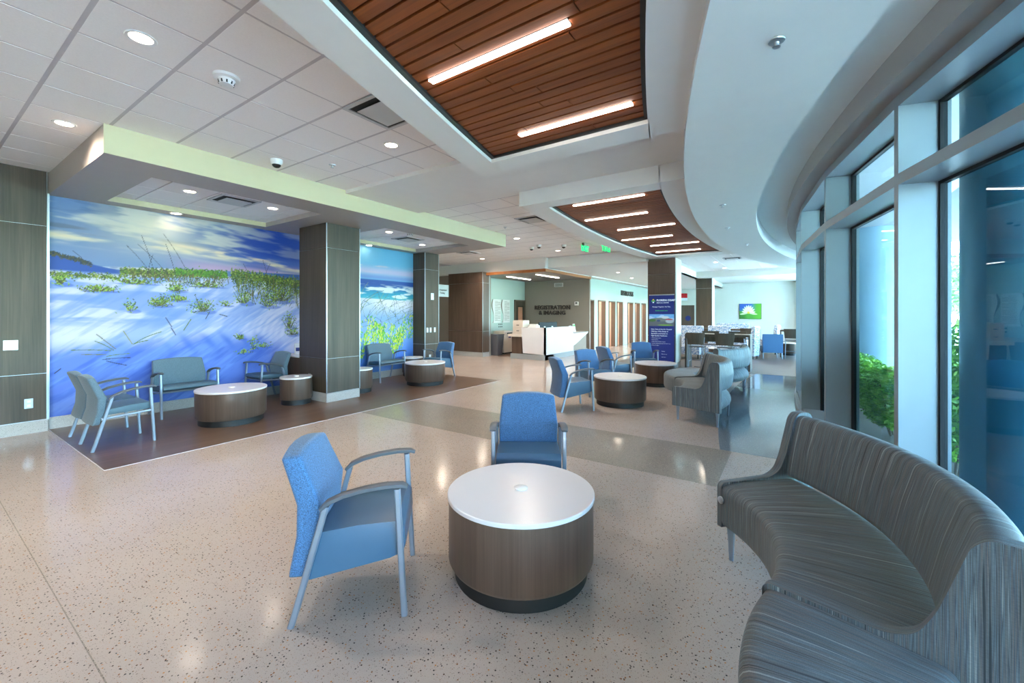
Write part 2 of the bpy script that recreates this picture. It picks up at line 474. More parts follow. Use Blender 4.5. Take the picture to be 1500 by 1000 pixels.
# walnut panelled wall at the left edge
def panels(parent, plane, spans, zs, t=.02, mat='wood', gap=.006):
    # plane ('y', y) faces -y, ('x', x) faces -x
    for (a, b) in spans:
        for (z0, z1) in zs:
            if plane[0] == 'y':
                box('wood_panel', a+gap/2, b-gap/2, plane[1], plane[1]+t, z0+gap/2, z1-gap/2, mat, parent, .002)
            else:
                box('wood_panel', plane[1], plane[1]+t, a+gap/2, b-gap/2, z0+gap/2, z1-gap/2, mat, parent, .002)
PZ = [(.155, .745), (.745, 2.63), (2.63, 3.33)]
wl = struct(box('wall_left', -6, 1.125, 7.965, 7.985, .15, 3.34, 'chrome'), 'dark walnut panelled wall with metal joints', 'wall')
panels(wl, ('y', 7.945), [(-4.9, -2.5), (-2.5, -.1), (-.1, 1.12)], PZ)
box('edge_trim', 1.122, 1.142, 7.94, 8.0, .15, 3.05, 'chrome', wl)
box('baseboard', -6, 1.13, 7.95, 7.99, 0, .15, 'terr_base', wl)
struct(box('baseboard_mural', 1.142, 7.44, WALLY-.03, WALLY, 0, .155, 'terr_base'), 'speckled terrazzo skirting under the mural', 'baseboard')

# column between the bays
def pier(name, label, x0, x1, y0, y1, ztop, zs, faces, mat='wood'):
    t = struct(box(name, x0+.022, x1-.022, y0+.022, y1-.0, .0, ztop, 'chrome'), label, 'column')
    if 'f' in faces: panels(t, ('y', y0), [(x0+.012, x1-.012)], zs, mat=mat)
    if 'l' in faces: panels(t, ('x', x0), [(y0+.012, y1)], zs, mat=mat)
    if 'r' in faces: panels(t, ('x', x1-.02), [(y0+.012, y1)], zs, mat=('pale' if 'R' in faces else mat))
    for cx, cy in ((x0, y0), (x1-.012, y0)):
        box('corner_trim', cx, cx+.012, cy, cy+.012, .155, ztop, 'chrome', t)
    boxes('baseboard', [(x0+.006, x1-.006, y0+.006, y1, 0, .155)], 'terr_base', t)
    return t
PZ2 = [(.16, .745), (.745, 2.63), (2.63, 3.05)]
pier('column_bay', 'walnut clad column between the two mural bays', 4.1, 4.76, 6.52, 7.36, ZS, PZ2, 'flr')
pier('column_corner', 'walnut pier at the far end of the murals', 7.45, 7.95, 7.62, 8.06, ZS, PZ2, 'flr')
pier('column_registration', 'brown walnut pier beside the registration alcove', 11.5, 11.9, 8.95, 10.55, 2.98, [(.16, .9), (.9, 2.6), (2.6, 2.98)], 'flr', 'wood_brown')
pier('column_banner', 'walnut column with a pale side behind the blue banner', 12.05, 12.7, 2.66, 3.42, ZB, [(.16, .9), (.9, 2.62), (2.62, 3.06)], 'fl', 'wood_brown')
c4 = pier('column_cafe', 'walnut column in the far cafe', 19.7, 20.3, 2.85, 3.5, ZS, [(.16, .9), (.9, 2.62), (2.62, 3.05)], 'fl', 'wood')
for nm, x0, x1, y0 in (('column_banner', 12.05, 12.7, 2.66), ('column_cafe', 19.7, 20.3, 2.85)):
    o = bpy.data.objects[nm]
    box('pale_lit_side', x0+.02, x1, y0-.012, y0, .16, 3.05, 'pale', o)  # window light on the column's side put into a pale plate

# ledge between column and mural wall
ld = thing('ledge', 'low walnut ledge with white top beside the column', 'ledge', (4.42, 7.7, 0))
box('body', -.3, .3, -.33, .34, .0, .715, 'wood_brown', ld)
box('countertop', -.325, .325, -.335, .345, .715, .745, 'white', ld, .004)

# office front wall, registration alcove
def X(a, b): return (a, b)
wo_ = struct(box('wall_office', 15.4, 27.4, 6.87, 7.0, 2.1, 3.6, 'mint'), 'mint wall over the office doorways', 'wall')
ops = [(15.62, 16.36), (16.8, 17.66), (18.06, 18.86), (19.12, 19.92), (20.65, 21.5), (21.85, 22.66), (23.0, 23.8)]
edges = [15.4]+[e for p in ops for e in p]+[27.4]
for i in range(0, len(edges), 2):
    box('wall_segment', edges[i], edges[i+1], 6.87, 7.0, 0, 2.1, 'mint', wo_)
for k, (a, b) in enumerate(ops):
    d = struct(box('door_%d' % (k+1), a, a+.05, 6.84, 7.03, 0, 2.1, 'frame'), 'brown framed office doorway number %s from the desk' % ['one', 'two', 'three', 'four', 'five', 'six', 'seven'][k], 'doorway')
    box('frame_jamb', b-.05, b, 6.84, 7.03, 0, 2.1, 'frame', d)
    box('frame_head', a, b, 6.84, 7.03, 2.05, 2.1, 'frame', d)
    box('partition', b+.02, b+.12, 7.0, 9.6, 0, 2.9, 'peach', d)
    box('screen_panel', b-.01, b+.02, 7.04, 7.5, .55, 1.6, 'pale' if k % 2 else 'peach', d)
struct(box('wall_office_back', 15.4, 27.4, 9.6, 9.75, 0, 3.6, 'peach'), 'warm peach wall inside the offices', 'wall')
struct(box('wall_registration', 15.3, 15.4, 6.6, 9.75, 0, 3.6, 'taupe'), 'taupe wall carrying the registration lettering', 'wall')
struct(box('wall_alcove', 12.05, 15.4, 9.6, 9.75, 0, 3.6, 'mint'), 'mint wall with two posters at the alcove back', 'wall')
struct(box('wall_far', 27.4, 27.6, -2.2, 7, 0, 3.6, 'pale'), 'pale cafe end wall carrying the flower picture', 'wall')
struct(boxes('wall_right', [(17.4, 27.5, -2.15, -1.95, 0, .3), (17.4, 27.5, -2.15, -1.95, 2.9, 3.6), (17.35, 17.6, -2.2, -1.9, .3, 2.9), (26.0, 27.4, -2.15, -1.95, .3, 2.9)], 'pale'), 'pale framing of the straight cafe windows', 'wall')
nb = struct(box('wall_niche', 26.7, 27.4, -1.95, -.35, 0, 3.3, 'pale'), 'pale wall return beside the far cafe windows', 'wall')
# registration bulkhead and wooden canopy
rb = struct(boxes('ceiling_bulkhead', [(11.75, 15.4, 6.6, 9.6, 2.97, 3.5), (11.75, 12.1, 9.6, 12.2, 2.97, 3.5), (15.4, 27.4, 6.55, 6.88, 2.97, 3.5)], 'gyp'), 'white bulkhead above the registration alcove', 'ceiling')
cp = thing('wood_canopy', 'cedar edged canopy over the registration desk', 'canopy', (13.5, 8, 2.87))
boxes('edge_band', [(-1.8, 1.85, -1.45, -1.41, 0, .095), (-1.8, -1.76, -1.41, .97, 0, .095)], 'cedar_trim', cp)
box('underside', -1.76, 1.80, -1.41, 1.55, .02, .08, 'taupe', cp)

# ------------------------------------------------------------------ ceilings
ceil = struct(box('ceiling', -6, 12.0, -2, 12.2, ZC+.002, ZC+.03, 'tee'), 'suspended ceiling of white mineral tiles', 'ceiling')
tile_cache = {}
def tile(parent, x0, x1, y0, y1, z, name='ceiling_tile'):
    k = (round(x1-x0, 3), round(y1-y0, 3))
    if k not in tile_cache:
        o = box(name, -k[0]/2, k[0]/2, -k[1]/2, k[1]/2, 0, .02, 'tile', parent)
        tile_cache[k] = o.data
    else:
        o = link(name, tile_cache[k], None, parent)
    o.location = ((x0+x1)/2, (y0+y1)/2, z); return o
def tilefield(parent, xa, xb, ya, yb, z, skip=None, tx=TX0, ty=TY0, gx=.028, gy=.018):
    i0, i1 = math.floor((xa-tx)/TXS), math.ceil((xb-tx)/TXS)
    j0, j1 = math.floor((ya-ty)/TYS), math.ceil((yb-ty)/TYS)
    for i in range(i0, i1):
        for j in range(j0, j1):
            x0, x1 = max(xa, tx+i*TXS+gx/2), min(xb, tx+(i+1)*TXS-gx/2)
            y0, y1 = max(ya, ty+j*TYS+gy/2), min(yb, ty+(j+1)*TYS-gy/2)
            if x1-x0 < .03 or y1-y0 < .03: continue
            if skip and skip(x0, x1, y0, y1): continue
            tile(parent, x0, x1, y0, y1, z)
def skip1(x0, x1, y0, y1):
    if y1 < ry(24.4, max(x0, -4)): return True
    if x0 > 1.2 and y0 > 5.4: return True
    return x1 < -2.6
tilefield(ceil, -3, 3.745, 1.6, 7.95, ZC, skip1)
def skip2(x0, x1, y0, y1):
    if y1 < ry(24.5, x1): return True
    return x1 < 7.95 and y0 > 5.45
tilefield(ceil, 5.19, 11.75, 3.3, 10.6, ZC, skip2)

# dropped gypsum band that crosses the hall
struct(xstrip('ceiling_band', 22.3, 1005.47, 3.745, 5.19, ZBAND, ZC+.04, 'gyp', step=.2), 'flat gypsum ceiling band between the two wood panels', 'ceiling')

# soffit over the mural bays
SX0, SX1, SY0 = 1.142, 7.9, 5.475
C1, C2 = (1.65, 3.72, 6.03, 7.78), (4.95, 7.3, 6.08, 7.8)
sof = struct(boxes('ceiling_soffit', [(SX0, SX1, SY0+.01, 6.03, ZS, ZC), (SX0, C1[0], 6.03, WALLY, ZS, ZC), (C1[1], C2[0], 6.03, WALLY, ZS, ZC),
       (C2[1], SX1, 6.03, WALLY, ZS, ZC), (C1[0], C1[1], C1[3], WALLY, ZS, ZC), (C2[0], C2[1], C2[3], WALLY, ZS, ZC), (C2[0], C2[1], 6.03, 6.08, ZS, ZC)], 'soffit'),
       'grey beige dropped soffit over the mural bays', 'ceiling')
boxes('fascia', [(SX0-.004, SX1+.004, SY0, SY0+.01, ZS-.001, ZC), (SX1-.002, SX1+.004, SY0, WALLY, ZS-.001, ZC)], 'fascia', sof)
for c, tx, ty in ((C1, 1.93, 6.33), (C2, 5.22, 6.36)):
    box('coffer_backing', c[0], c[1], c[2], c[3], ZS+.092, ZS+.1, 'tee', sof)
    tilefield(sof, c[0], c[1], c[2], c[3], ZS+.075, None, tx, ty, .016, .008)
    boxes('coffer_edge', [(c[0], c[1], c[3]-.012, c[3], ZS, ZS+.09)], 'fascia', sof)

# curved white beam and the cove towards the windows
struct(xstrip('ceiling_beam', 21.56, 22.4, -5.5, 17.5, ZBEAM, 3.5, 'gyp_beam'), 'broad curved white ceiling beam following the windows', 'ceiling')
struct(xstrip('ceiling_cove', 21.1, 21.6, -5.5, 17.5, 3.25, 3.6, 'gyp_beam'), 'recessed cove between curved beam and window head', 'ceiling')
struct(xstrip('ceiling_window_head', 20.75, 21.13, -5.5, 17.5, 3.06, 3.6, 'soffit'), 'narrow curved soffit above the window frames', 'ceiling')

# wood slat panels set in white bulkheads
def wood_panel(idx, x0, x1, ox0, ox1, rin, rout, label, plabel):
    b = struct(xstrip('ceiling_bulkhead_%d' % idx, rout-.37 if idx == 2 else 24.25, rout, x0, x1, ZB, ZC+.04, 'gyp'), label, 'ceiling')
    ro = rout-.37 if idx == 2 else 24.25
    xstrip('inner_border', 22.38, rin, x0, x1, ZB, ZC+.04, 'gyp', b)
    xstrip('end_border', rin-.01, ro+.01, ox1, x1, ZB, ZC+.04, 'gyp', b, .1)
    if ox0 > x0: xstrip('end_border', rin-.01, ro+.01, x0, ox0, ZB, ZC+.04, 'gyp', b, .1)
    xstrip('backing', rin, ro, ox0, ox1, ZB+.085, ZB+.1, 'black', b)
    for r0, r1 in ((rin, rin+.03), (ro-.04, ro)):
        xstrip('shadow_trim', r0, r1, ox0, ox1, ZB+.035, ZB+.09, 'black', b)
    boxes('shadow_trim', [(ox1-.025, ox1, ry(rin, ox1), ry(ro, ox1), ZB+.035, ZB+.09)], 'black', b)
    P = .0985; n = int((ox1-.025-max(ox0, -.6))/P); rnd = random.Random(idx)
    for k in range(n):
        b1 = ox1-.03-k*P; a1 = b1-P+.019
        ya, yb = ry(rin+.02, (a1+b1)/2), ry(ro-.02, (a1+b1)/2)
        cuts = [ya]+([ya+(yb-ya)*rnd.uniform(.2, .8)] if (k % 3 != 1) else [])+[yb]
        for c0, c1 in zip(cuts[:-1], cuts[1:]):
            def yy(x, y):
                if y == ya: return ry(rin+.02, x)
                if y == yb: return ry(ro-.02, x)
                return y
            g0, g1 = (.004 if c0 != ya else 0), (.004 if c1 != yb else 0)
            prism('plank', [(a1, yy(a1, c0)+g0), (b1, yy(b1, c0)+g0), (b1, yy(b1, c1)-g1), (a1, yy(a1, c1)-g1)], ZB+.055, ZB+.075, 'plank', b)
    return b
wood_panel(1, -5.0, 3.755, -5.0, 3.475, 22.69, 24.55, 'white bulkhead framing the near slatted cedar panel', '')
wood_panel(2, 5.115, 12.2, 5.4, 11.68, 22.69, 24.65, 'white bulkhead framing the distant slatted cedar panel', '')

# ceilings further back
struct(boxes('ceiling_far', [(12.0, 27.4, 3.4, 6.9, 3.02, 3.06), (12.0, 12.75, 1.0, 3.45, 3.27, 3.32), (12.0, 15.4, 3.4, 6.65, 3.0, 3.03), (11.95, 12.06, 3.45, 6.65, 3.0, 3.6)], 'gyp'), 'flat white ceiling along the offices', 'ceiling')
cafe = struct(box('ceiling_cafe', 12.2, 27.4, -2, 3.45, ZC+.006, ZC+.03, 'tee'), 'tiled ceiling over the far cafe', 'ceiling')
tilefield(cafe, 12.75, 19.2, -1.0, 3.4, ZC-.02, lambda a, b, c, d: d < ry(22.3, (a+b)/2), 12.75, -1.2, .012, .012)
tile(cafe, 19.7, 27.3, -1.9, 3.4, ZC-.02, 'ceiling_field')
struct(boxes('ceiling_crossbeam', [(19.2, 19.7, -1.95, 3.45, 3.05, 3.4), (12.75, 12.85, 1.0, 3.45, 3.15, 3.35), (12.75, 27.4, 3.4, 3.5, 3.02, 3.4)], 'gyp'), 'white cross beams framing the cafe ceiling', 'ceiling')

# ------------------------------------------------------------------ curved window wall
mulx = []
ang = [math.atan2(-(-.638-RY), 4.029-RX)]
a0 = math.atan2(-.638-RY, 4.029-RX)
STEP = 1.69/21.0
angs = [a0+STEP*k for k in range(5, -9, -1)]
def rp(r, a): return (RX+r*math.cos(a), RY+r*math.sin(a))
ww = struct(xstrip('wall_window_curb', 20.72, 21.02, -5.5, 17.4, 0, .1, 'mullion'), 'low painted curb under the curved windows', 'wall')
def radial_box(name, r0, r1, a, half, z0, z1, mat, parent):
    # box across the ring at angle a, half width in metres
    c, s = math.cos(a), math.sin(a)
    P = []
    for r, h in ((r0, -half), (r1, -half), (r1, half), (r0, half)):
        P.append((RX+r*c-h*s, RY+r*s+h*c))
    return prism(name, P, z0, z1, mat, parent)
def bar(name, aA, aB, r0, r1, z0, z1, mat, parent, inset=.0):
    # straight bar from one mullion to the next
    p = [rp(r0, aA), rp(r1, aA), rp(r1, aB), rp(r0, aB)]
    return prism(name, p, z0, z1, mat, parent)
RF, RG = 21.0, 20.76     # inner frame face, glass line
for k in range(len(angs)-1):
    aA, aB = angs[k], angs[k+1]     # aA is the smaller x side
    w = struct(radial_box('window_%d' % (k+1), RG-.05, RF, aB, .03, .1, 3.06, 'mullion', None), 'tall blue tinted window bay number %d of the curved wall' % (k+1), 'window')
    hA, hB = aA-.03/21, aB+.03/21
    bar('frame_head', hA, hB, RG-.05, RF, 2.98, 3.06, 'mullion', w)
    bar('frame_transom', hA, hB, RG-.05, RF, 2.42, 2.5, 'mullion', w)
    bar('frame_sill', hA, hB, RG-.05, RF-.02, .1, .14, 'mullion', w)
    for z0, z1 in ((.14, 2.42), (2.5, 2.98)):
        p0, p1 = rp(RG, hA), rp(RG, hB)
        bar('pane', hA, hB, RG-.006, RG+.0, z0, z1, 'glass', w)
        bar('gasket', hA, hB, RG-.02, RG+.02, z1-.022, z1, 'gasket', w)
        bar('gasket', hB+.022/21, hB, RG-.02, RG+.02, z0, z1, 'gasket', w)
        bar('gasket', hA, hA-.022/21, RG-.02, RG+.02, z0, z1, 'gasket', w)

for k in range(5):
    xa, xb = 17.6+k*1.68, 17.6+(k+1)*1.68
    w = struct(box('window_%d' % (20+k), xb-.06, xb, -2.12, -1.98, .3, 2.9, 'mullion'), 'straight cafe window bay number %d' % (k+1), 'window')
    box('frame_transom', xa, xb-.06, -2.12, -1.98, 2.4, 2.48, 'mullion', w)
    for z0, z1 in ((.3, 2.4), (2.48, 2.9)): box('pane', xa, xb-.06, -2.06, -2.05, z0, z1, 'glass', w)

# ------------------------------------------------------------------ outside
ground = struct(box('ground', -40, 90, -90, -.5, -.25, -.12, 'concrete'), 'pale concrete paving outside the windows', 'ground')
box('lawn', -40, 90, -90, -24, -.12, -.1, 'lawn', ground)
xstrip('planting_bed', 19.6, 20.7, -5, 17, -.12, .02, 'bark', ground)
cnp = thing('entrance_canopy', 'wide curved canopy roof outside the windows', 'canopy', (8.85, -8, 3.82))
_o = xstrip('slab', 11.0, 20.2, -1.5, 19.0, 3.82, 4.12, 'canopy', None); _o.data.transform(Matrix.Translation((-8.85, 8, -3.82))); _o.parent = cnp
def leaf_cloud(n, rx, ry_, rz, z0, size, seed, shell=.55):
    rnd = random.Random(seed); v, f = [], []
    for k in range(n):
        while True:
            p = Vector((rnd.uniform(-1, 1), rnd.uniform(-1, 1), rnd.uniform(-1, 1)))
            if shell < p.length < 1: break
        c = Vector((p.x*rx, p.y*ry_, z0+p.z*rz))
        d = Vector((rnd.gauss(0, 1), rnd.gauss(0, 1), rnd.gauss(0, .7))).normalized()
        s = d.cross(Vector((rnd.gauss(0, 1), rnd.gauss(0, 1), rnd.gauss(0, 1)))).normalized()
        L = size*rnd.uniform(.6, 1.3)
        n0 = len(v)
        v += [c-d*L, c+s*L*.45, c+d*L, c-s*L*.45]; f.append((n0, n0+1, n0+2, n0+3))
    return v, f
def raw(name, v, f, mat, parent):
    me = bpy.data.meshes.new(name); me.from_pydata([tuple(q) for q in v], [], f); return link(name, me, mat, parent)
shrub = thing('shrub', 'x', 'shrub', group='shrubs along the curved windows')
v, f = leaf_cloud(5200, .62, .36, .62, .72, .038, 3, .3); fo = raw('foliage', v, f, 'leaf', shrub); fo['kind'] = 'stuff'
for k in range(7):
    a = k*.9
    sweep('stem', [(.05*math.cos(a), .05*math.sin(a), -.05), (.2*math.cos(a), .12*math.sin(a), .5), (.38*math.cos(a), .2*math.sin(a), 1.0)], .008, .008, 'bark', shrub, (1, 0, .1), 6)
sh = [(5.5, 'in the gap beside the blue column'), (6.8, 'before the pale round column'), (8.1, 'behind the middle window pane'), (9.35, 'behind the narrow third pane'), (10.55, 'at the far bend of the windows')]
for k, (x, w_) in enumerate(sh):
    o = put(shrub, k == 0, (x, ry(20.12, x), 0.02), random.uniform(0, 3) if 0 else .25*k, 'green leafy shrub outside the glass '+w_, 'shrubs along the curved windows')
    s_ = (1.0, .95, .9, .85, .85)[k]; o.scale = (s_, s_, s_*(1.05 if k == 0 else .66))
for nm, (x, y), m_, lb in (('canopy_column', (4.18, -1.385), 'col_shaded', 'thick round column outside the nearest window, shade and glass tint in its blue'), ('canopy_column', (11.93, -1.5), 'colpaint', 'pale round column outside the middle window pane')):
    t = thing(nm, lb, 'column', (x, y, -.12))
    cr = .4 if m_ == 'col_shaded' else .5
    lathe('shaft', [(cr, .15), (cr, 3.94)], m_, t, 48); lathe('base', [(cr+.02, 0), (cr+.02, .13), (cr, .16)], m_, t, 48)
tree = thing('tree', 'x', 'tree', group='trees across the drive')
vv_, ff_ = [], []
for k in range(9):
    rnd = random.Random(k+40); c = (rnd.uniform(-1.9, 1.9), rnd.uniform(-1.9, 1.9), rnd.uniform(3.0, 7.0))
    v, f = leaf_cloud(420, 1.7, 1.7, 1.3, 0, .22, k, .5); n0 = len(vv_)
    vv_ += [q+Vector(c) for q in v]; ff_ += [tuple(i+n0 for i in q) for q in f]
fo = raw('crown', vv_, ff_, 'treeleaf', tree); fo['kind'] = 'stuff'
sweep('trunk', [(0, 0, -.1), (.1, .05, 1.6), (0, .1, 4.2)], [.22, .17, .1], [.22, .17, .1], 'bark', tree, (1, 0, 0), 8)
tr = [(41, -10.3, 'seen through the nearest window'), (49, -12.5, 'behind the nearest window tree'), (50, -5.0, 'seen past the pale round column'), (42, -3.6, 'behind the second mullion'), (58, -8.5, 'between the two window views'), (57, -1.5, 'seen through the narrow third pane'), (45, -17, 'behind the blue column'), (66, -14, 'farthest along the drive'), (30, -27, 'wholly masked by the blue column'), (17, -33, 'across the drive from the near sofa'), (4, -35, 'across the drive from the nearest table')]
for k, (x, y, w_) in enumerate(tr):
    o = put(tree, k == 0, (x, y, -.1), k*1.3, 'leafy green tree across the drive, '+w_, 'trees across the drive'); o.scale = (.8,)*3

# ------------------------------------------------------------------ ceiling lights and devices
def downlight_proto():
    t = thing('downlight', 'x', 'downlight', group='recessed round downlights')
    lathe('trim_ring', [(.062, .004), (.064, -.004), (.082, -.006), (.086, 0), (.07, .004)], 'trimwhite', t, 28)
    lathe('lens', [(.0, .0), (.063, -.001), (.063, .004)], 'lamp', t, 28)
    ld_ = bpy.data.lights.new('downlight_bulb', 'SPOT'); ld_.energy = DOWN_W; ld_.spot_size = 2.75; ld_.spot_blend = .9
    ld_.color = (1, .84, .68); ld_.shadow_soft_size = .1
    lo = bpy.data.objects.new('downlight_bulb', ld_); COL.objects.link(lo); lo.parent = t; lo.location = (0, 0, -.03)
    return t
dl = downlight_proto()
DL = [(.925, 3.58, ZC, 'in white tile, largest one near the top left corner'), (.93, 5.8, ZC, 'in white tile left of the soffit corner'),
      (3.02, 3.6, ZC, 'in white tile beside the near cedar panel bulkhead'),
      (-1.2, 3.58, ZC, 'over the cream terrazzo at the room end'), (-1.2, 5.8, ZC, 'over the floor beside the walnut panelled wall'),
      (6.2, 3.8, ZC, 'right at the corner of the distant bulkhead'), (8.43, 5.52, ZC, 'in white tile past the soffit end'), (10.72, 5.6, ZC, 'in white tile before the registration desk'),
      (10.9, 8.5, ZC, 'in white tile above the brown walnut pier'), (8.9, 8.4, ZC, 'in the corridor ceiling past the murals'),
      (2.21, 6.62, ZS+.075, 'left one of the first tiled coffer over the mural'), (3.27, 6.62, ZS+.075, 'right one of the first tiled coffer over the mural'),
      (2.45, 7.87, ZS, 'in the soffit edge close above the large mural'),
      (5.5, 6.62, ZS+.075, 'left one of the second tiled coffer'), (6.95, 7.2, ZS+.075, 'right one of the second tiled coffer'), (6.0, 7.9, ZS, 'in the soffit edge above the small mural'),
      (14.6, 5.2, 3.0, 'in the white ceiling right of the desk'), (17.4, 5.6, 3.02, 'in the office hall ceiling, nearer of three'), (20.6, 5.6, 3.02, 'in the office hall ceiling, middle of three'), (23.6, 5.6, 3.02, 'in the office hall ceiling, farthest of three'),
      (13.8, 2.2, ZC-.02, 'in cafe tiles nearest the banner column'), (16.0, 2.2, ZC-.02, 'in cafe tiles, second from the banner column'), (18.2, 2.2, ZC-.02, 'in cafe tiles nearest the cross beam'),
      (16.6, .2, ZC-.02, 'in cafe tiles near the curved beam'), (18.3, -.2, ZC-.02, 'in cafe tiles at the curved beam end'), (22, 1.5, ZC-.02, 'beyond the cafe cross beam, nearer'), (24.8, 1.0, ZC-.02, 'beyond the cafe cross beam, farther')]
for k, (x, y, z, w_) in enumerate(DL):
    o = put(dl, k == 0, (x, y, z-.001), 0, 'warm round recessed downlight '+w_)
    if x > 5.5 and z != ZS+.075 and y < 7.85 or x > 8:      # stronger lamps in the deep hall
        for ch in o.children:
            if ch.type == 'LIGHT': ch.data = ch.data.copy(); ch.data.energy = DOWN_W*1.8
    if z == ZS+.075:     # dimmer lamps in the coffers
        for ch in o.children:
            if ch.type == 'LIGHT': ch.data = ch.data.copy(); ch.data.energy = 10.
    if y > 7.85 and z == ZS:      # small wall washers close to the murals
        for ch in o.children:
            if ch.type == 'LIGHT': ch.data = ch.data.copy(); ch.data.energy = .2

def strip_light(x, y0, y1, z, label, group):
    t = thing('linear_light', label, 'light', (x, (y0+y1)/2, z), 0, group)
    L = (y1-y0)/2
    box('housing', -.03, .03, -L-.006, L+.006, -.001, .05, 'black', t)
    box('lens', -.024, .024, -L, L, -.012, 0, 'strip', t)
g1, g2, g3 = 'linear lights in the near cedar panel', 'linear lights in the distant cedar panel', 'linear lights under the desk canopy'
strip_light(2.1, 1.03, 2.09, ZB+.055, 'long glowing linear light in the middle of the near cedar panel', g1)
strip_light(3.18, 1.02, 2.05, ZB+.055, 'shorter looking linear light near the corner of the near cedar panel', g1)
strip_light(.95, .9, 1.75, ZB+.055, 'linear light of the near cedar panel directly overhead', g1)
for (x, a, b_2), w_ in zip([(5.69, 1.66, 2.71), (6.71, 1.91, 2.97), (7.82, 1.74, 2.79), (8.95, 2.04, 3.1), (10.07, 1.73, 2.79), (11.22, 1.89, 2.96)], ['first and nearest', 'second', 'third', 'fourth', 'fifth', 'sixth and farthest']):
    strip_light(x, a, b_2, ZB+.055, w_+' linear light across the distant cedar panel', g2)
def strip_x(x0, x1, y, z, label, group):
    t = thing('linear_light', label, 'light', ((x0+x1)/2, y, z), 0, group); L = (x1-x0)/2
    box('housing', -L-.006, L+.006, -.04, .04, 0, .022, 'trimwhite', t); box('lens', -L, L, -.034, .034, -.012, 0, 'strip', t)
strip_x(12.5, 14.1, 8.6, 2.868, 'linear light under the desk canopy nearer the posters', g3)
strip_x(12.4, 14.0, 7.3, 2.868, 'linear light under the desk canopy nearer the hall', g3)

def diffuser(x, y, z, label, s=.26):
    t = thing('air_diffuser', label, 'vent', (x, y, z), 0, 'square ceiling air diffusers')
    box('plenum', -s, s, -s, s, -.003, .0, 'dark', t)
    boxes('outer_frame', [(-s, s, -s, -s+.035, -.014, 0), (-s, s, s-.035, s, -.014, 0), (-s, -s+.035, -s+.035, s-.035, -.014, 0), (s-.035, s, -s+.035, s-.035, -.014, 0)], 'diff', t)
    box('center_plate', -s*.66, s*.66, -s*.66, s*.66, -.03, -.022, 'diff', t, .004)
diffuser(2.49, 3.05, ZC, 'grey air diffuser tucked beside the near bulkhead')
diffuser(2.74, 6.62, ZS+.075, 'open air diffuser in the first coffer over the mural', .25)
diffuser(6.24, 6.9, ZS+.075, 'air diffuser in the second coffer over the small mural', .25)
diffuser(9.6, 8.0, ZC, 'air diffuser in the tiles past the soffit end')
diffuser(6.9, 4.15, ZC, 'air diffuser beside the distant bulkhead corner')
diffuser(15.2, 1.6, ZC-.02, 'air diffuser in the far cafe ceiling')
def rtile(parent, x0, x1, y0, y1, z): box('return_panel', x0, x1, y0, y1, z-.004, z, 'diff', parent)
rtile(sof, 1.945, 2.44, 6.05, 6.32, ZS+.075); rtile(sof, 6.8, 7.28, 6.1, 6.5, ZS+.075)

def smoke(x, y, z, label):
    t = thing('smoke_detector', label, 'detector', (x, y, z), 0, 'smoke detectors')
    lathe('base_plate', [(.09, 0), (.088, -.02), (.065, -.026)], 'trimwhite', t, 28)
    h = lathe('sensor_head', [(.06, -.024), (.056, -.05), (.046, -.066), (.0, -.07)], 'trimwhite', t, 28)
    for k in range(10):
        a = k*math.pi/5
        sweep('grille_slot', [(.0555*math.cos(a), .0555*math.sin(a), -.042), (.05*math.cos(a), .05*math.sin(a), -.062)], .006, .003, 'dark', h, (-math.sin(a), math.cos(a), 0), 6)
smoke(1.443, 3.62, ZC, 'white smoke detector with dark slots on the near tiles')
smoke(5.75, 6.3, ZS+.075, 'white smoke detector in the second coffer')
def dome(x, y, z, label, rz=0):
    t = thing('security_camera', label, 'camera', (x, y, z), rz, 'ceiling security cameras')
    lathe('housing', [(.066, 0), (.066, -.035), (.052, -.06)], 'trimwhite', t, 24)
    lathe('lens_dome', [(.048, -.058), (.044, -.075), (.028, -.09), (0, -.096)], 'black', t, 24)
dome(2.552, 5.076, ZC, 'white dome camera on the tiles above the soffit')
for x, y, w_ in ((9.75, 5.9, 'left of three over the hall'), (9.55, 5.55, 'middle of three over the hall'), (9.9, 5.0, 'right of three over the hall')):
    dome(x, y, ZC, 'small dome camera, '+w_)
def sprinkler(x, y, z, label):
    t = thing('sprinkler', label, 'sprinkler', (x, y, z), 0, 'ceiling sprinklers')
    lathe('escutcheon', [(.042, 0), (.04, -.006), (.016, -.01)], 'chrome', t, 20)
    lathe('head', [(.012, -.008), (.01, -.03), (.02, -.032), (.02, -.036), (0, -.036)], 'chrome', t, 16)
for x, y, z, w_ in ((2.71, .07, ZBEAM, 'on the curved beam near the top of the view'), (6.37, .79, ZBEAM, 'on the curved beam, second along it'), (8.1, .93, ZBEAM, 'on the curved beam, third along it'), (10.2, .8, ZBEAM, 'on the curved beam, fourth along it'),
                    (3.02, 4.68, ZC, 'on the tiles beyond the dome camera'), (3.27, 6.2, ZS+.075, 'in the first coffer'), (7.2, 5.0, ZC, 'on the tiles past the gypsum band')):
    sprinkler(x, y, z, 'small silver sprinkler '+w_)
def exit_sign(x, y, z, rz, label):
    t = thing('exit_sign', label, 'sign', (x, y, z), rz, 'green exit signs')
    t.scale = (1.0,)*3
    box('canopy_mount', -.09, .09, -.03, .03, -.02, 0, 'trimwhite', t)
    box('emergency_light', -.17, -.11, -.04, .0, -.07, 0, 'black', t)
    box('panel', -.16, .16, -.006, .006, -.22, -.02, 'clear', t)
    text('lettering', 'EXIT', .2, 'green', t, .003, (0, -.009, -.195), (math.pi/2, 0, 0), bold=.006)
exit_sign(10.35, 4.0, ZC, math.radians(168), 'green exit sign facing the hall, right one of two')
exit_sign(10.04, 4.46, ZC, math.radians(-4), 'green exit sign turned nearly edge on, left one of two')

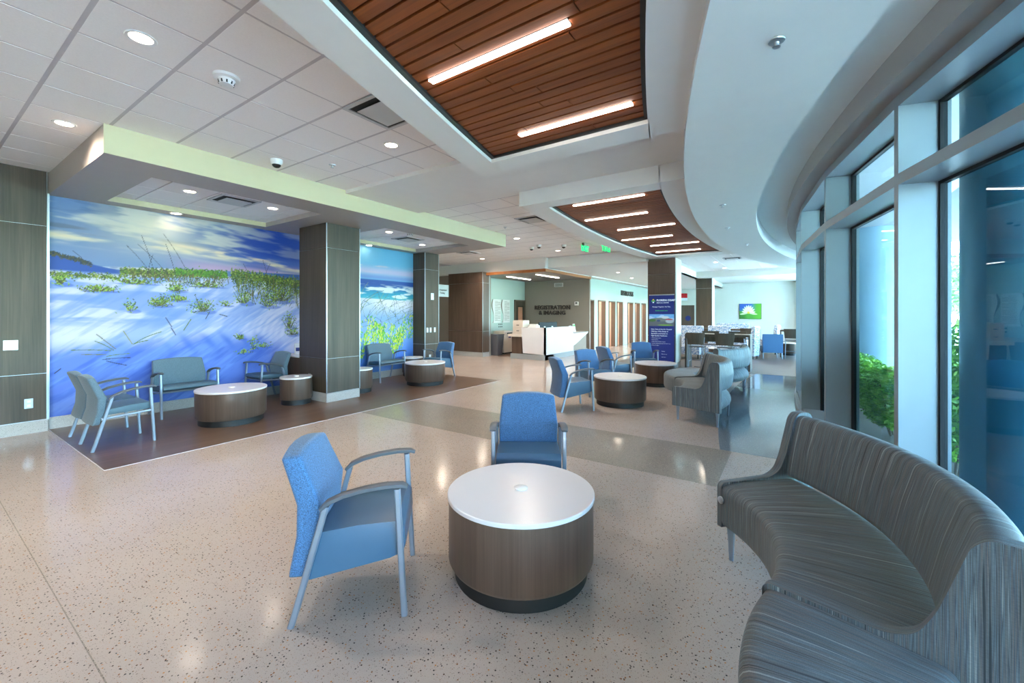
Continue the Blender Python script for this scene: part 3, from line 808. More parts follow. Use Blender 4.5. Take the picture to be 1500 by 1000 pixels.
# ------------------------------------------------------------------ printed beach murals
GR = [(92, 128, 40), (128, 160, 48), (70, 104, 44), (168, 180, 64), (110, 120, 50)]
YG = [(110, 190, 60), (160, 210, 60), (200, 215, 60), (80, 160, 60), (225, 225, 80)]
def lat(seed):
    g = np.random.RandomState(seed).rand(64, 64)
    def f(u, v):
        ui, vi = np.floor(u).astype(int), np.floor(v).astype(int); fu, fv = u-ui, v-vi
        fu, fv = fu*fu*(3-2*fu), fv*fv*(3-2*fv)
        a, b = g[vi % 64, ui % 64], g[vi % 64, (ui+1) % 64]; c, d = g[(vi+1) % 64, ui % 64], g[(vi+1) % 64, (ui+1) % 64]
        return (a*(1-fu)+b*fu)*(1-fv)+(c*(1-fu)+d*fu)*fv
    return lambda u, v: (f(u, v)+.5*f(2*u+7, 2*v+3)+.25*f(4*u+1, 4*v+9)+.125*f(8*u, 8*v))/1.875
def mural_big():
    c = Canvas(1.142, 4.62, .155, ZS, .0088); X_, Z_ = c.X, c.Z; h, w = c.h, c.w
    u = (X_-1.142)/3.48
    N1, N2, N3, N4 = lat(1), lat(2), lat(3), lat(4)
    hz = 2.17+.1*sm(0, 1, u)
    # sky: grey blue at the left, deep blue at the upper right, pink low over the sea
    img = np.zeros((h, w, 3))+lc(118, 148, 196)
    img = blend(img, sm(.40, .72, u)*sm(2.3, 2.6, Z_), lc(30, 84, 184))
    img = blend(img, sm(.25, .6, u)*sm(2.62, 2.4, Z_)*.8, lc(70, 110, 200))
    img = blend(img, sm(2.46, 2.26, Z_)*sm(.3, .55, u)*.85, lc(206, 170, 204)); img = blend(img, sm(2.5, 2.3, Z_)*sm(.4, .1, u)*.6, lc(128, 150, 196))
    sl = Z_+.075*(X_-2.3)*(X_ > 2.3)+.03*(X_-2.3)*(X_ <= 2.3)
    f = N1(X_*1.6, sl*9); f2 = N2(X_*2.4+3, sl*14)
    cl = sm(.46, .68, f)*sm(2.36, 2.5, sl)
    img = blend(img, cl*(.85-.55*sm(.5, .9, u)*sm(2.6, 2.75, sl)), lc(226, 222, 214))
    dk = sm(.5, .7, f2)*sm(.62, .3, u)
    img = blend(img, dk*.7*np.exp(-((sl-2.63)/.09)**2), lc(96, 112, 138)); img = blend(img, dk*.65*sm(2.82, 2.95, Z_), lc(96, 126, 172))
    img = blend(img, sm(.42, .62, f)*np.exp(-((sl-2.53)/.05)**2)*.9, lc(244, 226, 196))
    img = blend(img, sm(.40, .6, f2)*np.exp(-((sl-2.60)/.035)**2)*sm(.3, .42, u)*sm(.92, .7, u)*.95, lc(246, 222, 194))
    img = blend(img, np.exp(-((sl-2.455)/.035)**2)*sm(.1, .5, u)*.6, lc(74, 108, 190))
    sun = np.exp(-(((X_-2.27)/.34)**2+((Z_-2.80)/.17)**2)); glow = np.exp(-(((X_-2.3)/.8)**2+((Z_-2.62)/.3)**2))
    img = blend(img, np.clip(glow*.38, 0, 1), lc(250, 236, 210)); img = blend(img, np.clip(sun*.45, 0, 1), lc(255, 246, 222))
    sea = sm(hz+.012, hz-.004, Z_)
    spark = sm(.5, .7, N3(X_*14, Z_*60))
    seac = np.zeros((h, w, 3))+lc(96, 132, 192)
    seac = blend(seac, np.exp(-((X_-2.35)/.5)**2)*.85, lc(246, 226, 206)); seac = blend(seac, spark*.45, lc(222, 228, 240)); seac = blend(seac, sm(.62, .85, u)*.9, lc(44, 98, 176))
    img = img*(1-sea[..., None])+seac*sea[..., None]
    # sand with wind streaks running down to the left
    top = 2.085+.04*np.sin(X_*2.1+.6)+.04*N1(X_*3, Z_*0)-.10*sm(.75, 1., u)+.06*sm(.2, .0, u)
    sand = sm(top+.01, top-.01, Z_)
    p, q = X_*.82+Z_*.57, -X_*.57+Z_*.82
    st = N2(p*1.3, q*9); st2 = N3(p*3+5, q*22); hor = N4(X_*1.5, Z_*10)
    sc_ = np.zeros((h, w, 3))+lc(212, 212, 240)
    sc_ = blend(sc_, sm(.38, .62, hor)*.75*sm(.75, .3, u)*sm(1.25, 1.45, Z_), lc(112, 150, 226))
    sc_ = blend(sc_, sm(.42, .62, st)*.65, lc(130, 162, 230)); sc_ = blend(sc_, sm(.45, .7, st2)*.3, lc(104, 142, 222))
    edge = 1.02+.24*N1(X_*1.4+2, Z_*1.5)-.1*sm(.35, .0, u)-.25*sm(.7, 1., u)
    shade = sm(edge+.12, edge-.22, Z_+.12*(st-.5))*sm(1.05, .72, u)
    sc_ = blend(sc_, shade*.88, lc(70, 116, 214)); sc_ = blend(sc_, shade*sm(.42, .68, st)*.6, lc(136, 166, 232)); sc_ = blend(sc_, shade*sm(.5, .75, st2)*.35, lc(34, 78, 190))
    fan = (np.sin(X_*21+Z_*16+9*N1(X_, Z_))*.5+.5)**2
    sc_ = blend(sc_, fan*sm(.3, .45, u)*sm(.85, .65, u)*np.exp(-((Z_-1.04)/.13)**2)*.75, lc(72, 114, 214))
    rp_ = np.sin(np.hypot(X_-4.6, (Z_-1.1)*1.5)*58+5*N2(X_*2, Z_*2))*.5+.5
    sc_ = blend(sc_, rp_*.28*sm(.62, .78, u)*np.exp(-((Z_-1.35)/.25)**2), lc(110, 144, 224))
    img = img*(1-sand[..., None])+sc_*sand[..., None]
    dl_ = 2.30-.17*sm(.0, .24, u)**.6
    img = blend(img, sm(dl_+.008, dl_-.008, Z_)*sm(2.05, 2.1, Z_)*sm(.26, .18, u), lc(46, 92, 178)); c.img = img
    rnd = random.Random(3)
    DG = [(58, 84, 34), (84, 116, 36), (106, 140, 40), (134, 160, 54), (92, 96, 44), (168, 176, 80)]
    def strip(x0, x1, zf, th, n, cols, L=.014):
        for _ in range(n):
            x = rnd.uniform(x0, x1); c.ell(x, zf(x)+rnd.gauss(0, th), L*rnd.uniform(.7, 1.5), L*.55, rnd.uniform(.3, 2.8), lc(*rnd.choice(cols)), .92)
    strip(1.15, 1.55, lambda x: 2.30-.13*((x-1.15)/.45)**1.3, .014, 220, [(74, 78, 66), (50, 66, 90), (96, 92, 70)])
    strip(1.15, 1.85, lambda x: 2.03, .022, 420, DG, .011)
    strip(1.85, 3.22, lambda x: 2.11+.045*(x-1.85), .03, 1900, DG, .013); strip(2.5, 3.22, lambda x: 2.17, .028, 800, [(62, 112, 30), (92, 146, 36), (120, 168, 50)], .013)
    strip(1.9, 3.1, lambda x: 2.02, .03, 160, DG, .011)
    strip(3.28, 4.62, lambda x: 2.2-.085*(x-3.25), .045, 2000, DG, .014); strip(3.3, 4.62, lambda x: 2.1-.1*(x-3.3), .06, 700, [(52, 76, 34), (80, 104, 40), (112, 134, 52)], .014)
    for _ in range(170):
        x = rnd.uniform(1.9, 3.25); c.blade(x, rnd.uniform(1.94, 2.1), rnd.uniform(-.06, .06), rnd.uniform(.05, .14), rnd.uniform(-.05, .05), lc(*rnd.choice([(126, 112, 60), (88, 90, 60)])), .004)
    for _ in range(230):
        x = rnd.uniform(3.35, 4.6); z = 1.98-.1*(x-3.4)+rnd.uniform(-.28, .06); c.blade(x, z, rnd.uniform(-.05, .05), rnd.uniform(.08, .3), rnd.uniform(-.05, .05), lc(*rnd.choice([(104, 120, 50), (70, 84, 46), (150, 162, 66), (120, 110, 70)])), .0045)
    for x, z, dx, dz in ((2.2, 2.1, -.22, .42), (2.24, 2.1, -.12, .58), (2.4, 2.1, -.28, .46), (2.5, 2.1, -.1, .5), (2.68, 2.1, -.26, .66), (2.15, 2.1, .05, .3), (3.9, 2.1, -.08, .4), (1.5, 2.2, -.1, .16), (3.8, 2.1, .1, .35), (3.6, 2.1, -.1, .3)):
        c.blade(x, z, dx, dz, dx*.3, lc(70, 70, 76), .0038, 10)
    for x, z, rx, rz, n in ((1.96, 1.62, .09, .09, 60), (1.62, 1.86, .22, .05, 150), (2.3, 1.70, .17, .085, 170), (2.52, 1.76, .15, .06, 130), (2.86, 1.64, .18, .12, 140), (2.5, 1.92, .14, .07, 110), (3.2, 1.68, .1, .05, 40), (4.28, 1.38, .14, .18, 110),
                            (3.45, .84, .14, .05, 40), (3.42, 1.10, .08, .05, 70), (3.66, .98, .1, .14, 70), (3.82, .93, .12, .05, 50), (4.35, 1.18, .16, .1, 80), (3.5, 1.8, .14, .13, 130), (4.1, 1.86, .3, .14, 220), (1.25, 1.96, .1, .08, 90), (2.0, 1.98, .3, .04, 120), (2.9, 1.99, .3, .05, 110), (3.9, 1.72, .2, .1, 90)):
        c.bush(x, z, rx, rz, n, DG+[(150, 190, 70), (176, 206, 80)], .013)
    for x, z, dx, dz, b in ((1.98, 1.06, -.1, .2, 0), (2.0, 1.06, .2, .2, .12), (1.99, 1.06, .12, .06, .05), (1.75, .98, -.3, .06, -.1), (1.78, .98, -.15, .16, -.05), (1.8, 1.0, -.2, .22, 0), (1.7, .93, -.25, .02, 0), (2.6, 1.24, .1, .18, 0), (1.7, .9, .15, .05, .1)):
        c.blade(x, z, dx, dz, b, lc(*rnd.choice([(150, 150, 50), (110, 130, 50), (120, 120, 60)])), .0075, 9)
    for x, z, dx, dz, b in ((2.45, 1.3, -.08, .15, 0), (2.5, 1.17, -.06, .12, 0), (1.66, .86, .2, .03, .1), (1.7, .84, .12, -.06, .1), (1.2, .72, .06, .06, 0), (3.1, 1.5, .12, -.04, 0), (2.9, 1.42, .06, .12, 0)):
        c.blade(x, z, dx, dz, b, lc(50, 54, 84), .007, 8)
    return c.img
mur = tag(print_grid('beach_mural', .84*mural_big()**1.15, (1.142, WALLY-.006, .155), (3.48, 0, 0), (0, 0, ZS-.155)), 'large printed mural of a white sand beach at sunset with dune plants', 'mural')

def mural_small():
    c = Canvas(4.7, 7.45, .155, ZS, .0105); X_, Z_ = c.X, c.Z; h, w = c.h, c.w; u = (X_-5.8)/1.7
    f1 = fbm(h, w, 10, 5, 4)
    img = np.zeros((h, w, 3))+lc(112, 186, 226)
    img = blend(img, sm(2.5, 2.95, Z_)*.5*sm(.5, .0, u), lc(170, 215, 240))
    img = blend(img, np.exp(-((Z_-2.5)/.1)**2)*.75, lc(206, 190, 222)); img = blend(img, sm(.5, .7, fbm(h, w, 30, 4, 4))*np.exp(-((Z_-2.58)/.1)**2)*.8, lc(236, 196, 206))
    img = blend(img, np.exp(-((Z_-2.36)/.06)**2)*.7, lc(120, 140, 210))
    wav = fbm(h, w, 46, 7, 4)
    sea = np.zeros((h, w, 3))+lc(24, 86, 168); sea = blend(sea, sm(2.2, 1.95, Z_), lc(48, 164, 200)); sea = blend(sea, sm(1.98, 1.82, Z_)*.6, lc(110, 204, 214))
    sea = blend(sea, sm(.52, .66, wav)*sm(2.25, 2.1, Z_)*.85, lc(236, 246, 250))
    img = blend(img, sm(2.31, 2.295, Z_), (0, 0, 0))+sea*sm(2.31, 2.295, Z_)[..., None]
    sand = np.zeros((h, w, 3))+lc(226, 226, 240); sand = blend(sand, sm(1.75, 1.4, Z_)*.85, lc(120, 168, 228)); sand = blend(sand, sm(1.3, .4, Z_)*.75, lc(56, 124, 220))
    sand = blend(sand, sm(.5, .8, f1)*.5, lc(150, 186, 235))
    t = sm(1.87-.03*u+.02*f1, 1.84-.03*u+.02*f1, Z_)
    img = img*(1-t[..., None])+sand*t[..., None]; c.img = img
    rnd = random.Random(9)
    for _ in range(70):
        x = rnd.uniform(5.8, 7.4); z = rnd.uniform(1.2, 1.8); d = rnd.uniform(-.15, .4)
        c.blade(x, z, d, rnd.uniform(.1, .5), d*.6, lc(*rnd.choice([(110, 130, 110), (150, 160, 110), (70, 100, 130)])), .005)
    for _ in range(34):
        x = rnd.uniform(5.8, 7.1); z = rnd.uniform(.3, .9); H = rnd.uniform(.35, .8); dx = rnd.uniform(-.1, .25)
        c.stroke([(x, z), (x+dx*.5, z+H*.6), (x+dx, z+H)], .006, lc(90, 120, 60), .9)
        for q in range(22):
            s_ = rnd.uniform(.3, 1); c.ell(x+dx*s_+rnd.gauss(0, .05), z+H*s_+rnd.gauss(0, .03), .034, .012, rnd.uniform(.6, 2.5), lc(*rnd.choice(YG)), .95)
    for _ in range(60): c.ell(rnd.uniform(7.15, 7.5), rnd.uniform(.9, 1.5), .034, .014, rnd.uniform(.4, 2.6), lc(*rnd.choice(YG)), .95)
    return c.img
tag(print_grid('beach_mural', .84*mural_small()**1.12, (4.7, WALLY-.006, .155), (2.75, 0, 0), (0, 0, ZS-.155)), 'smaller printed mural of turquoise surf behind bright green plants', 'mural')

# ------------------------------------------------------------------ chairs
def leg_frame(t, y):
    sweep('leg', [(-.26, y, 0), (-.235, y, .08), (-.10, y, .57)], .016, .016, 'leg', t)
    sweep('leg', [(.27, y, 0), (.235, y, .632)], .016, .016, 'leg', t)
    sweep('armrest', [(-.125, y, .555), (-.09, y, .588), (-.02, y, .617), (.08, y, .64), (.18, y, .652), (.26, y, .652), (.285, y, .64)], [.02, .024, .027, .028, .028, .027, .022], [.010, .013, .013, .013, .013, .012, .008], 'armtop', t)
def back_rest(t, y0, y1, bottom=.24, th=.075, mat='blue'):
    ym, hw = (y0+y1)/2, (y1-y0)/2
    prof = [(-.235, .80), (-.135, .57), (-.15, .42), (-.195, bottom)]
    rear = [(-.195-th, bottom), (-.15-th*1.1, .42), (-.135-th*1.25, .57), (-.235-th, .795)]
    v, f = [], []
    ys = [-1, -.8, -.4, 0, .4, .8, 1]
    P = prof+rear; n = len(P)
    for s in ys:
        for i, (x, z) in enumerate(P):
            top = i in (0, n-1)
            zz = z+(.025*(1-abs(s)**2.2) if top else 0); yy = s*(hw-(.02 if top else 0)); xx = x-(.018*(1-s*s) if i >= 4 else 0)
            v.append((xx, ym+yy, zz))
    for k in range(len(ys)-1):
        for i in range(n): f.append((k*n+i, k*n+(i+1) % n, (k+1)*n+(i+1) % n, (k+1)*n+i))
    f.append(tuple(range(n))); f.append(tuple(range((len(ys)-1)*n, len(ys)*n))[::-1])
    o = mesh('backrest', v, f, mat, t, bevel=.022, seg=3)
    return o
def guest_chair(width=.54, thick=True, name='guest_chair'):
    t = thing(name, 'x', 'chair'); w = width/2
    for s in (-1, 1): leg_frame(t, s*w)
    if thick: prof = [(-.19, .20), (.2, .275), (.262, .30), (.275, .34), (.268, .43), (.24, .462), (.05, .455), (-.16, .43)]
    else: prof = [(-.17, .375), (.24, .385), (.275, .41), (.27, .44), (.24, .462), (.05, .458), (-.15, .435)]
    extr('seat', prof, -w+.022, w-.022, 'vinyl' if thick else 'vinyl_shaded', t, bevel=.014, seg=2)
    if not thick:
        for s in (-1, 1): sweep('side_rail', [(-.19, s*w, .345), (.255, s*w, .372)], .012, .014, 'leg', t)
        sweep('cross_rail', [(.22, -w, .366), (.22, w, .366)], .012, .012, 'leg', t, (1, 0, 0))
    back_rest(t, -w+.02, w-.02, .22 if thick else .30, .085 if thick else .06, 'blue' if thick else 'weave_shaded')
    return t
gc = guest_chair(.53, True)
GCH = [((1.44, 1.985), -47, 'blue armchair facing the nearest white topped drum table, seen from the side'),
       ((2.86, 1.76), 212, 'blue armchair facing the viewer directly behind the nearest drum table'),
       ((6.08, 2.94), -43, 'blue armchair with dark back left of the middle drum table'),
       ((7.4, 3.12), 238, 'blue armchair in the middle group turned three quarters towards the viewer'),
       ((8.58, 3.15), -38, 'blue armchair half hidden behind the other chairs of the middle group'),
       ((10.05, 2.95), 210, 'blue armchair facing the viewer just before the navy banner'),
       ((7.36, 7.05), 182, 'blue armchair before the walnut pier at the end of the murals')]
for k, ((x, y), a, lb) in enumerate(GCH):
    put(gc, k == 0, (x, y, .004 if y > 5.5 else 0), math.radians(a), lb, 'blue vinyl and weave armchairs')
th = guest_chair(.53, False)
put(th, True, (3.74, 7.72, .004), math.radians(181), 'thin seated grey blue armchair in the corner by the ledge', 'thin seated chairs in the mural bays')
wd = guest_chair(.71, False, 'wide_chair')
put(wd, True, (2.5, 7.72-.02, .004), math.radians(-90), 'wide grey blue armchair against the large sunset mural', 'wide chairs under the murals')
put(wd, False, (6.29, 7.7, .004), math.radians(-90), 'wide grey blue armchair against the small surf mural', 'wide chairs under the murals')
tn = thing('tandem_chair', 'two seat grey blue tandem chair with three shared arms on dark floor', 'chair', (1.475, 6.79, .004), 0)
for y in (-.51, 0, .51): leg_frame(tn, y)
for s in (-1, 1):
    extr('seat', [(-.17, .375), (.24, .385), (.275, .41), (.27, .44), (.24, .462), (.05, .458), (-.15, .435)], s*.255-.235, s*.255+.235, 'vinyl_shaded', tn, bevel=.014)
    back_rest(tn, s*.255-.24, s*.255+.24, .28, .06, 'weave_shaded')
    sweep('side_rail', [(-.19, s*.51, .345), (.255, s*.51, .372)], .012, .014, 'leg', tn)
sweep('cross_rail', [(.22, -.51, .366), (.22, .51, .366)], .012, .012, 'leg', tn, (1, 0, 0))

# ------------------------------------------------------------------ drum tables
def drum(r, h, name='drum_table'):
    t = thing(name, 'x', 'table')
    lathe('base', [(r*.9, 0), (r*.9, .085)], 'black', t, 56)
    lathe('body', [(r*.955, .082), (r*.985, .105), (r*.985, h-.026)], 'wood_brown', t, 72)
    tp = lathe('tabletop', [(r*.985, h-.026), (r*1.0, h-.022), (r*1.0, h-.004), (r*.992, h), (0, h)], 'white', t, 72)
    lathe('power_cap', [(.038, h), (.04, h+.008), (.034, h+.012), (0, h+.013)], 'trimwhite', tp, 28)
    return t
dt = drum(.43, .466)
for k, (x, y, lb) in enumerate([(2.085, 1.336, 'nearest round walnut drum table with white top and puck'), (6.83, 2.40, 'round walnut drum table in the middle seating group, nearer one'), (9.12, 2.42, 'round walnut drum table in the middle group, farther one'),
                                (2.68, 6.55, 'round walnut drum table on the dark floor before the large mural'), (6.44, 6.58, 'round walnut drum table on the dark floor before the small mural')]):
    put(dt, k == 0, (x, y, .004 if y > 5.5 else 0), k*.7, lb, 'round walnut drum tables')
ds = drum(.25, .45, 'side_drum')
for k, (x, y, lb) in enumerate([(3.82, 6.95, 'small walnut drum side table left of the walnut column'), (5.06, 6.96, 'small walnut drum side table half hidden right of the walnut column'), (7.13, 7.72, 'small walnut drum side table in the far mural corner')]):
    put(ds, k == 0, (x, y, .004), 0, lb, 'small drum side tables')

# ------------------------------------------------------------------ curved striped sofas
def arc_loft(name, prof, cx, cy, a0, a1, mat, parent, off, n=36, flip=1, closed=True):
    # sweep an (r, z) profile round a centre; uv: u along the arc, v over the profile
    m = len(prof); v, f, uv = [], [], []
    L = [0]
    for i in range(m): L.append(L[-1]+math.hypot(prof[(i+1) % m][0]-prof[i][0], prof[(i+1) % m][1]-prof[i][1]))
    rm = sum(p[0] for p in prof)/m
    for k in range(n+1):
        a = a0+(a1-a0)*k/n
        for r, z in prof: v.append((cx+r*math.cos(a)-off[0], cy+r*math.sin(a)-off[1], z))
    for k in range(n):
        for i in range(m):
            f.append((k*m+i, k*m+(i+1) % m, (k+1)*m+(i+1) % m, (k+1)*m+i))
            u0, u1 = rm*(a1-a0)*k/n, rm*(a1-a0)*(k+1)/n
            uv.append([(u0, L[i]), (u0, L[i+1]), (u1, L[i+1]), (u1, L[i])])
    f.append(tuple(range(m))); uv.append([(p[0], p[1]) for p in prof])
    f.append(tuple(range(n*m, (n+1)*m))); uv.append([(p[0], p[1]) for p in prof])
    me = bpy.data.meshes.new(name); me.from_pydata(v, [], f)
    lay = me.uv_layers.new(name='uv')
    flat = [c for q in uv for c in q]
    for i, c in enumerate(flat): lay.data[i].uv = c
    bm = bmesh.new(); bm.from_mesh(me); bmesh.ops.recalc_face_normals(bm, faces=bm.faces); bm.to_mesh(me); bm.free()
    for p in me.polygons: p.use_smooth = True
    try: me.set_sharp_from_angle(angle=math.radians(45))
    except Exception: pass
    return link(name, me, mat, parent)
def roundp(pts, r=.03, n=4):
    out = []; m = len(pts)
    for i in range(m):
        p0, p, p1 = Vector(pts[i-1]), Vector(pts[i]), Vector(pts[(i+1) % m])
        d0, d1 = (p0-p), (p1-p); k = min(r, d0.length*.45, d1.length*.45)
        a, b = p+d0.normalized()*k, p+d1.normalized()*k
        for j in range(n+1):
            t = j/n; q = a*(1-t)**2+p*2*t*(1-t)+b*t*t; out.append((q.x, q.y))
    return out
def sofa_legs(t, pts):
    for x, y in pts: sweep('leg', [(x, y, 0), (x, y, .1), (x, y, .205)], [.012, .017, .024], [.012, .017, .024], 'leg', t, (1, 0, 0), 8, .5)
def sofa_back(label, cx, cy, ri, a0, a1):
    am = (a0+a1)/2; off = (cx+(ri+.35)*math.cos(am), cy+(ri+.35)*math.sin(am))
    t = thing('curved_sofa', label, 'sofa', (off[0], off[1], 0), 0, 'curved striped sofa modules')
    e = .035/ri
    arc_loft('seat', roundp([(ri, .2), (ri-.0, .455), (ri+.2, .462), (ri+.53, .455), (ri+.64, .34), (ri+.66, .26), (ri+.60, .2)], .05), cx, cy, a0+e, a1-e, 'stripe', t, off)
    arc_loft('back_cushion', roundp([(ri+.47, .468), (ri+.515, .68), (ri+.565, .85), (ri+.66, .845), (ri+.69, .66), (ri+.665, .475)], .04), cx, cy, a0+e, a1-e, 'stripe', t, off)
    endp = [(ri, .2), (ri, .45), (ri+.02, .47), (ri+.36, .475), (ri+.43, .51), (ri+.475, .6), (ri+.545, .83), (ri+.58, .865), (ri+.66, .865), (ri+.685, .83), (ri+.685, .2)]
    endp = [endp[0]]+roundp(endp, .06, 5)[6:-6]+[endp[-1]]
    for b0, b1 in ((a0, a0+e), (a1-e, a1)):
        arc_loft('end_panel', endp, cx, cy, b0, b1, 'stripe', t, off, 1)
    P = []
    for a in (a0+.05, am, a1-.05):
        for r in ((ri+.06, ri+.62)): P.append((cx+r*math.cos(a)-off[0], cy+r*math.sin(a)-off[1]))
    sofa_legs(t, [p for i, p in enumerate(P) if i != 2])
    return t
def sofa_bench(label, cx, cy, rf, a0, a1):
    am = (a0+a1)/2; off = (cx+(rf-.3)*math.cos(am), cy+(rf-.3)*math.sin(am))
    t = thing('curved_bench', label, 'bench', (off[0], off[1], 0), 0, 'curved striped sofa modules')
    arc_loft('seat', roundp([(rf, .2), (rf, .455), (rf-.2, .462), (rf-.52, .455), (rf-.54, .3), (rf-.52, .2)], .05), cx, cy, a0, a1, 'stripe', t, off)
    P = []
    for a in (a0+.07, a1-.07):
        for r in (rf-.07, rf-.47): P.append((cx+r*math.cos(a)-off[0], cy+r*math.sin(a)-off[1]))
    sofa_legs(t, P); return t
D = math.radians
sA = sofa_back('curved grey striped sofa with backrest at the lower right by the windows', 2.14, 1.0, .94, D(-106), D(-41))
# round badge on the far front corner of the near sofa
aa = D(-43.5); bx, by = 2.14+.935*math.cos(aa), 1.0+.935*math.sin(aa)
bd = lathe('badge', [(.022, 0), (.022, .008), (.016, .012), (0, .012)], 'chrome', sA, 24)
bd.location = (bx-sA.location.x, by-sA.location.y, .37); bd.rotation_euler = (0, math.pi/2, aa+math.pi)
box('care_tag', -.012, .012, -.001, .001, -.05, 0, 'trimwhite', sA).location = (2.14+.99*math.cos(aa)-sA.location.x, 1+.99*math.sin(aa)-sA.location.y, .2)
dirA = D(-106); bc = (2.14+2.19*math.cos(dirA), 1.0+2.19*math.sin(dirA))
sofa_bench('curved striped bench without back joined to the near sofa', bc[0], bc[1], 1.245, dirA+math.pi+.004, dirA+math.pi+D(50))
cA = (6.57, 2.31); sofa_back('curved striped sofa with its back to the windows in the middle group, nearer one', cA[0], cA[1], .94, D(-110), D(-47))
dA = D(-47); b2 = (cA[0]+2.19*math.cos(dA), cA[1]+2.19*math.sin(dA))
sofa_bench('curved striped bench between the two middle sofas', b2[0], b2[1], 1.245, D(47), D(133)-.004)
cC = (2*b2[0]-cA[0], cA[1]); sofa_back('curved striped sofa of the middle group, farther one', cC[0], cC[1], .94, D(-133)+.004, D(-70))

# ------------------------------------------------------------------ registration desk and alcove
dk = thing('reception_desk', 'white angular reception desk with steel plinth', 'desk', (11.8, 6.62, 0))
boxes('plinth', [(.03, 3.42, .03, .9, 0, .17), (-.02, .6, .03, 1.35, 0, .17)], 'plinth', dk)
# front facade: tall left part, low wedge at the right end
def yprism(name, prof, y0, y1, mat, parent): return extr(name, prof, y0, y1, mat, parent)
yprism('front_panel', [(0, .17), (2.1, .17), (2.1, .35), (2.36, .42), (3.4, .78), (3.4, .82), (2.1, .82), (2.1, 1.06), (0, 1.06)], 0, .06, 'white', dk)
mesh('side_panel', [(-.0, 0, .17), (-.0, .86, .20), (-.0, .92, 1.06), (0, 0, 1.06), (.06, 0, .17), (.06, .86, .2), (.06, .92, 1.06), (.06, 0, 1.06)], [(0, 1, 2, 3), (7, 6, 5, 4), (0, 4, 5, 1), (1, 5, 6, 2), (2, 6, 7, 3), (3, 7, 4, 0)], 'white', dk)
box('recessed_base', 2.1, 3.42, .08, .7, .17, .75, 'taupe', dk)
box('worktop', .06, 2.1, .06, .75, .72, .76, 'white', dk)
box('low_worktop', 2.1, 3.42, .0, .75, .80, .83, 'white', dk)
box('return_cabinet', .02, .65, .92, 1.32, .17, .74, 'wood_brown', dk)
box('return_top', -.06, .7, .88, 1.42, .74, .83, 'beige', dk, .004)
bx_ = thing('storage_box', 'beige two drawer box on the end of the reception desk', 'box', (12.05, 7.72, .83))
box('body', -.2, .2, -.22, .2, 0, .46, 'beige', bx_, .006)
for z in (.03, .22):
    d_ = box('drawer', -.208, -.198, -.19, .17, z, z+.17, 'beige', bx_, .003); box('handle', -.218, -.206, -.06, .04, z+.07, z+.09, 'dark', d_)
pt = thing('printer', 'small white printer on the reception desk beside the beige box', 'printer', (12.22, 7.30, .76), 0)
box('body', -.13, .13, -.16, .16, 0, .36, 'trimwhite', pt, .02, 2); box('paper_slot', -.135, -.125, -.12, .12, .12, .2, 'dark', pt); box('paper_tray', -.08, .08, -.14, .14, .36, .40, 'trimwhite', pt, .01)
for x, w_ in ((12.75, 'left'), (13.3, 'right')):
    m_ = thing('monitor', 'dark computer monitor seen from behind, %s one of two on the desk' % w_, 'monitor', (x, 7.2, .76), math.radians(-20), 'desk monitors')
    box('screen', -.25, .25, -.02, .02, .12, .46, 'screen', m_, .01); box('stand', -.025, .025, -.05, -.02, .0, .3, 'chrome', m_); lathe('foot', [(.1, 0), (.1, .012), (0, .012)], 'screen', m_, 24); box('bezel_badge', -.03, .03, -.023, -.021, .27, .31, 'chrome', m_)
for k, (x, hgt, col, w_) in enumerate(((14.2, .24, 'navy', 'narrow navy leaflet holder on the low end of the desk'), (14.5, .3, 'bannergreen', 'taller white and green leaflet holder at the desk end'))):
    b_2 = thing('leaflet_holder', w_, 'brochure', (x, 6.85, .83), 0, 'leaflet holders on the desk')
    mesh('holder', [(-.08, 0, 0), (.08, 0, 0), (.08, .08, 0), (-.08, .08, 0), (-.08, .05, hgt), (.08, .05, hgt), (.08, .08, hgt), (-.08, .08, hgt)], BF, 'trimwhite', b_2)
    mesh('leaflet', [(-.07, -.002, .02), (.07, -.002, .02), (.07, .046, hgt-.01), (-.07, .046, hgt-.01), (-.07, -.006, .02), (.07, -.006, .02), (.07, .042, hgt-.01), (-.07, .042, hgt-.01)], BF, col if k == 0 else 'bannertext', b_2)
    if k: mesh('heading', [(-.07, .030, hgt-.09), (.07, .030, hgt-.09), (.07, .040, hgt-.02), (-.07, .040, hgt-.02), (-.07, .027, hgt-.09), (.07, .027, hgt-.09), (.07, .037, hgt-.02), (-.07, .037, hgt-.02)], BF, 'bannergreen', b_2)
# lettering on the taupe wall (faces -x)
RW = (math.pi/2, 0, -math.pi/2)
lt = thing('wall_lettering', 'bronze raised words on the taupe wall behind the desk', 'sign', (15.285, 8.3, 1.5))
text('word', 'REGISTRATION', .235, 'letter', lt, .018, (0, -.04, .2), RW, spacing=1.05, bold=.006)
text('word', '& IMAGING', .235, 'letter', lt, .018, (0, -.04, -.02), RW, spacing=1.05, bold=.006)
for nm, y, z, w_, h_, lb in (('thermostat', 7.15, 1.92, .09, .16, 'white thermostat on the taupe wall near its corner'),):
    t = thing(nm, lb, 'thermostat', (15.3, y, z)); box('cover', -.035, 0, -w_, w_, -h_/2, h_/2, 'trimwhite', t, .01); box('display', -.038, -.034, -w_*.5, w_*.5, 0, h_*.3, 'dark', t)
vt = thing('wall_vent', 'white wall grille high on the taupe wall', 'vent', (15.3, 7.95, 2.7))
box('frame', -.02, 0, -.2, .2, -.08, .08, 'trimwhite', vt)
for k in range(5): box('louver', -.024, -.018, -.17, .17, -.062+k*.026, -.05+k*.026, 'dark', vt)
